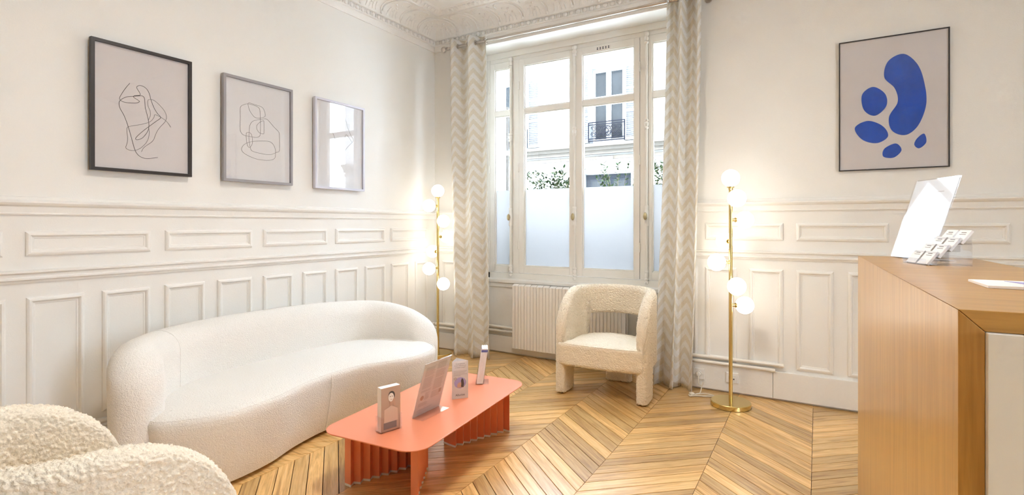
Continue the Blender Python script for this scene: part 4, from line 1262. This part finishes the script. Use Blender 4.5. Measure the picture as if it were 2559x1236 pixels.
for (a, b_, l0, l1) in ((0.022,0.098,0.215,0.262),(0.112,0.192,0.235,0.272),(0.022,0.098,0.145,0.208),(0.112,0.192,0.190,0.228),(0.112,0.192,0.120,0.182),(0.022,0.100,0.128,0.138),(0.060,0.098,0.080,0.120),(0.112,0.192,0.075,0.112),(0.022,0.095,0.050,0.068),(0.022,0.14,0.026,0.030)):
    l = l1
    while l > l0:
        trow(a, b_-rnd.uniform(0,0.014), l); l -= 0.0042
txt.build('text_rows', 'textgrey', pg)
q = MB().lathe([(0,0.0023),(0.013,0.0023),(0.013,0.0028)], 20, (0,0.040,0.098), 'x').xf(Matrix.Translation((0.0008,0,0.003)) @ Matrix.Rotation(LN2, 4, 'Y')); q.build('portrait_print', 'skin', pg)
q = MB().box(0.0022,0.0029,0.172,0.190,0.092,0.114).xf(Matrix.Translation((0.0008,0,0.003)) @ Matrix.Rotation(LN2, 4, 'Y')); q.build('photo_print', 'coverbrown', pg)
# triangular tent card
wd = Vector((0.057, 0.072, 0)); at_ = math.atan2(wd.y, wd.x)
b3 = thing('tent_card', 'white triangular tent card with purple oval photo on coral table', 'tent card', (-1.7330, 2.289, ZT_), at_)
TW, THh = 0.092, 0.208
def wall3(p, q):
    p, q = Vector(p), Vector(q); t = (q-p).normalized(); n_ = Vector((-t.y, t.x))*0.001
    return [(p.x,p.y),(q.x,q.y),(q.x+n_.x,q.y+n_.y),(p.x+n_.x,p.y+n_.y)]
cd = MB()
for p, q in (((0,0),(TW,0)),((TW,0),(TW/2,0.075)),((TW/2,0.075),(0,0))): cd.prism(wall3(p, q), 0.0, THh)
card = cd.build('card', 'thinpaper', b3)
disc(TW/2, 0.088, 0.034, 0.030, -0.0002).build('oval_print', 'lavender', card)
polyp([(0.030,0.062),(0.066,0.062),(0.064,0.090),(0.058,0.104),(0.050,0.090),(0.038,0.090),(0.028,0.078)], -0.0008).build('figure_print', 'skin', card)
polyp([(0.050,0.066),(0.064,0.062),(0.068,0.080),(0.064,0.104),(0.056,0.114),(0.050,0.100),(0.052,0.082)], -0.0014).build('hair_print', 'hair', card)
ring = [(0.018+0.007*math.cos(2*PI*k/20), -0.0008, 0.112+0.007*math.sin(2*PI*k/20)) for k in range(20)]
MB().tube(ring, 0.0009, 5, True).build('ring_print', 'oldbrass', card)
def letter(txt_, size, x, z, parent, mat='ink_soft', y=-0.0008, align='CENTER'):
    me = text_mesh(txt_, size, align); me.materials.append(M[mat])
    o = bpy.data.objects.new('lettering', me); COL.objects.link(o); o.parent = parent
    o.location = (x, y, z); o.rotation_euler = (PI/2, 0, 0)
    return o
letter('Allurion', 0.0165, TW/2, 0.016, card, 'ink')
letter('Un programme', 0.0085, TW/2, 0.191, card)
letter('de perte de poids avec', 0.0074, TW/2, 0.181, card)
letter('un soutien complet', 0.0078, TW/2, 0.171, card)
tr = MB()
for k in range(5): tr.box(0.008, 0.084-0.006*(k % 3)-(0.03 if k == 4 else 0), -0.0010, -0.0004, 0.152-0.0062*k, 0.1545-0.0062*k)
tr.build('text_rows', 'textgrey', card)
# leaflet stand seen edge-on
vd = Vector((-0.56, 0.83, 0)); ve = Vector((0.83, 0.56, 0))
b4 = thing('leaflet_stand', 'clear stand of leaflets with blue top edge seen side-on at table end', 'leaflet stand', (-1.771, 2.572, ZT_), math.atan2(ve.y, ve.x))
sh = Matrix(((1,0,0.15,0),(0,1,0,0),(0,0,1,0),(0,0,0,1)))
for k in range(6):
    MB().box(0.006+0.0062*k, 0.006+0.0062*k+0.0052, 0.004, 0.102, 0.004, 0.215-0.0015*(k % 2)).xf(sh).build('leaflet', 'paper', b4)
    MB().box(0.0055+0.0062*k, 0.006+0.0062*k+0.0056, 0.0035, 0.1025, 0.194, 0.207).xf(sh).build('blue_band', 'blueband', b4)
MB().box(0.0,0.080,0.0,0.106,0.0,0.003).build('holder_base', 'acrylic', b4)
MB().box(0.0,0.0025,0.0,0.106,0.003,0.11).box(0.043,0.0455,0.0,0.106,0.003,0.10).xf(sh).build('holder_walls', 'acrylic', b4)

# ------------------------------------------------------------------ street outside
struct(MB().box(-30, 20, 4.9, 40, -1.1, -1.0).build('ground', 'street'), 'pale street paving outside the window', 'ground')
FY_ = 13.0
bd = thing('facade_building', 'white stone apartment building across the street seen through the window', 'building', (-5, FY_, -1.0))
bo_ = Vector((-5, FY_, -1.0))
def wbx(x0, x1, d0, d1, z0, z1): return (x0+5, x1+5, d0, d1, z0+1.0, z1+1.0)
wallp = MB()
# wall with openings for window and door
def facade_wall():
    ops = [(-5.22,-4.29,3.40,5.40),(-8.095,-7.145,3.40,5.40),(-1.75,-0.82,3.40,5.40),(-5.42,-4.12,-1.0,2.60)]
    xs_ = sorted({-18,8,*[o[0] for o in ops],*[o[1] for o in ops]}); zs_ = sorted({-1.0,7.2,*[o[2] for o in ops],*[o[3] for o in ops]})
    for i in range(len(xs_)-1):
        for k in range(len(zs_)-1):
            cx = (xs_[i]+xs_[i+1])/2; cz = (zs_[k]+zs_[k+1])/2
            if any(o[0] < cx < o[1] and o[2] < cz < o[3] for o in ops): continue
            wallp.box(*wbx(xs_[i], xs_[i+1], 0, 0.4, zs_[k], zs_[k+1]))
facade_wall()
wallp.build('wall', 'stone', bd)
sc_ = MB()
sc_.box(*wbx(-18, 8, -0.22, 0, 3.29, 3.37)); sc_.box(*wbx(-18, 8, -0.15, 0, 3.20, 3.29)); sc_.box(*wbx(-18, 8, -0.10, 0, 3.10, 3.20)); sc_.box(*wbx(-18, 8, -0.05, 0, 2.96, 3.06))
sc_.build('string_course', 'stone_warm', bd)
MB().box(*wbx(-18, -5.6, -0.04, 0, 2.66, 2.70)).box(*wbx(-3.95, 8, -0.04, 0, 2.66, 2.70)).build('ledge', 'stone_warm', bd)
MB().add([(0.07,-0.12,3.62),(0.33,-0.12,3.62),(0.42,-0.12,4.02),(-0.02,-0.12,4.02),(0.07,0,3.62),(0.33,0,3.62),(0.42,0,4.02),(-0.02,0,4.02)],
         [(0,1,2,3),(0,4,5,1),(1,5,6,2),(2,6,7,3),(3,7,4,0)]).build('keystone', 'stone', bd)
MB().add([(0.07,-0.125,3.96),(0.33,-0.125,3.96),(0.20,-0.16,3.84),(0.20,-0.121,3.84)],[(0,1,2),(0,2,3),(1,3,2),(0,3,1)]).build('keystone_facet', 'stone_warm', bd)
def far_window(x0, x1, z0, z1, rail):
    f = MB(); xm = (x0+x1)/2
    for i, (a, b_, c, d) in enumerate(((x0,x0+0.07,z0,z1),(x1-0.07,x1,z0,z1),(xm-0.07,xm+0.07,z0,z1),(x0,x1,z0,z0+0.10),(x0,x1,z1-0.09,z1))): f.box(*wbx(a, b_, 0.10+(0.012 if i > 2 else 0), 0.16, c+(0.004 if i > 2 else 0), d-(0.004 if i > 2 else 0)))
    zz = z0+(z1-z0)*0.62
    f.box(*wbx(x0, x1, 0.11, 0.15, zz-0.02, zz+0.02))
    wn = f.build('window_frame', 'stone', bd)
    for a, b_ in ((x0+0.07,xm-0.07),(xm+0.07,x1-0.07)):
        for c, d in ((z0+0.10,zz-0.02),(zz+0.02,z1-0.09)):
            MB().box(*wbx(a, b_, 0.13, 0.14, c, d)).build('pane', 'farglass', wn)
    for sx, a, b_ in ((-1, x0-0.43, x0-0.03),(1, x1+0.03, x1+0.43)):
        s = MB()
        for p, q, c, d in ((a,a+0.05,z0,z1),(b_-0.05,b_,z0,z1),(a+0.05,b_-0.05,z0,z0+0.08),(a+0.05,b_-0.05,z1-0.08,z1),(a+0.05,b_-0.05,z0+0.72,z0+0.80),(a+0.05,b_-0.05,z0+1.30,z0+1.36)): s.box(*wbx(p, q, -0.06, -0.02, c, d))
        sh_ = s.build('shutter', 'stone', bd)
        sl = None; zq = z0+0.10
        while zq < z1-0.10:
            if not (0.70 < zq-z0 < 0.81 or 1.28 < zq-z0 < 1.37):
                mm = MB().add([(a+5.05,-0.055,0.0),(b_+4.95,-0.055,0.0),(b_+4.95,-0.02,0.030),(a+5.05,-0.02,0.030),(a+5.05,-0.055,0.008),(b_+4.95,-0.055,0.008),(b_+4.95,-0.02,0.038),(a+5.05,-0.02,0.038)],
                              [(0,3,2,1),(4,5,6,7),(0,1,5,4),(1,2,6,5),(2,3,7,6),(3,0,4,7)])
                if sl is None: sl = mm.build('slat', 'shutter', sh_, loc=(0,0,zq+1.0))
                else: share(sl, sh_, (0,0,zq+1.0))
            zq += 0.052
    if rail:
        r = MB()
        for zz_ in (z0+0.03, z0+0.09, z0+0.46, z0+0.52): r.box(*wbx(x0-0.06, x1+0.06, -0.10, -0.08, zz_-0.012, zz_+0.012))
        r.box(*wbx(x0-0.06, x0-0.035, -0.105, -0.08, z0, z0+0.52)); r.box(*wbx(x1+0.035, x1+0.06, -0.105, -0.08, z0, z0+0.52)); 
        rl = r.build('balcony_rail', 'iron', bd)
        cs = MB()
        for k in range(6):
            cxk = x0+0.10+(x1-x0-0.2)*k/5
            for rad, zc in ((0.085, z0+0.20),(0.075, z0+0.36)):
                pts = []
                for q_ in range(26):
                    an = q_/25*3.6*PI; r_ = rad*(1-0.72*q_/25)
                    pts.append((cxk+5+r_*math.cos(an)*(1 if k % 2 else -1), -0.09, zc+1.0+r_*math.sin(an)))
                cs.tube(pts, 0.009, 5)
        xm_ = (x0+x1)/2
        for rad in (0.06, 0.13):
            cs.tube([(xm_+5+rad*math.cos(2*PI*k/20), -0.09, z0+0.28+1.0+rad*math.sin(2*PI*k/20)) for k in range(20)], 0.010, 5, True)
        cs.build('scrollwork', 'iron', rl)
far_window(-5.20, -4.31, 3.42, 5.38, True)
far_window(-8.075, -7.165, 3.42, 5.38, True)
far_window(-1.73, -0.84, 3.42, 5.38, False)
# shutters of the next window to the left sit at x -7.1 .. -6.7
dr = MB().box(*wbx(-5.40, -4.14, 0.12, 0.18, -1.0, 2.58)).build('door', 'doorgrey', bd)
for a, b_ in ((-5.28,-4.86),(-4.68,-4.26)):
    for c, d in ((1.95,2.46),(0.9,1.85)):
        MB().box(*wbx(a, b_, 0.105, 0.12, c, d)).build('door_panel', 'doorgrey', dr, bevel=0.02)
        MB().box(*wbx(a+0.06, b_-0.06, 0.098, 0.105, c+0.06, d-0.06)).build('door_light', 'farglass', dr)
dp = thing('drainpipe', 'tan drainpipe with bracket outside the narrow left casement', 'pipe', (-3.150, 5.2, -1.0))
MB().tube([(0,0,0),(0,0,3.62)], 0.036, 14).build('pipe', 'tan', dp, smooth=True)
MB().lathe([(0.040,3.05),(0.046,3.06),(0.046,3.10),(0.040,3.11)], 14).lathe([(0.040,2.05),(0.046,2.06),(0.046,2.15),(0.040,2.16)], 14).build('collar', 'stone', dp, smooth=True)
# planters and shrubs on the outer sill
def shrub(x, wx, ztop, nst, label, seed):
    t = thing('shrub', label, 'plant', (x, 4.98, 0.72), 0, 'shrubs outside the window')
    rn = random.Random(seed)
    st = MB(); lv = MB()
    for k in range(nst):
        x0 = rn.uniform(-0.08, 0.08); x1 = rn.uniform(-wx, wx); y1 = rn.uniform(-0.10, 0.14); h_ = (ztop-0.72)*rn.uniform(0.86, 1.0)
        pts = catmull([(x0,0,0.0),(x0+0.3*(x1-x0),y1*0.3,h_*0.5),(x0+0.65*(x1-x0),y1*0.7,h_*0.85),(x1,y1,h_)], 6)
        st.tube([tuple(p) for p in pts], 0.0022, 4)
        for i, p in enumerate(pts):
            if i < 5: continue
            for s in (-1, 1):
                a = rn.uniform(0, 2*PI); el = rn.uniform(-0.2, 0.9); ll = rn.uniform(0.035, 0.062)
                d = Vector((math.cos(a)*math.cos(el), math.sin(a)*math.cos(el), math.sin(el)))
                sd = d.cross(Vector((0,0,1))).normalized()*ll*0.26
                q = p; m1 = q+d*ll*0.45
                lv.add([q, m1+sd, q+d*ll, m1-sd, m1+Vector((0,0,-0.003))], [(0,4,1),(1,4,2),(2,4,3),(3,4,0)])
    st.build('stems', 'stem', t)
    lo = lv.build('leaves', 'leaf', t); lo['kind'] = 'stuff'
    MB().box(-0.20,0.20,-0.10,0.10,-0.02,0.16).build('planter', 'stone', t, bevel=0.01)
shrub(-2.47, 0.34, 1.84, 46, 'leafy green shrub behind the frosted left pane', 1)
shrub(-1.72, 0.24, 1.86, 11, 'sparse shrub sprigs in front of the grey street door', 2)
shrub(-1.24, 0.14, 1.88, 20, 'dark green shrub behind the narrow right casement', 3)
struct(MB().box(-3.6, 0.2, 4.76, 5.32, -1.0, 0.70).build('planter_ledge', 'sill'), 'stone ledge carrying the planters outside the window', 'ledge')
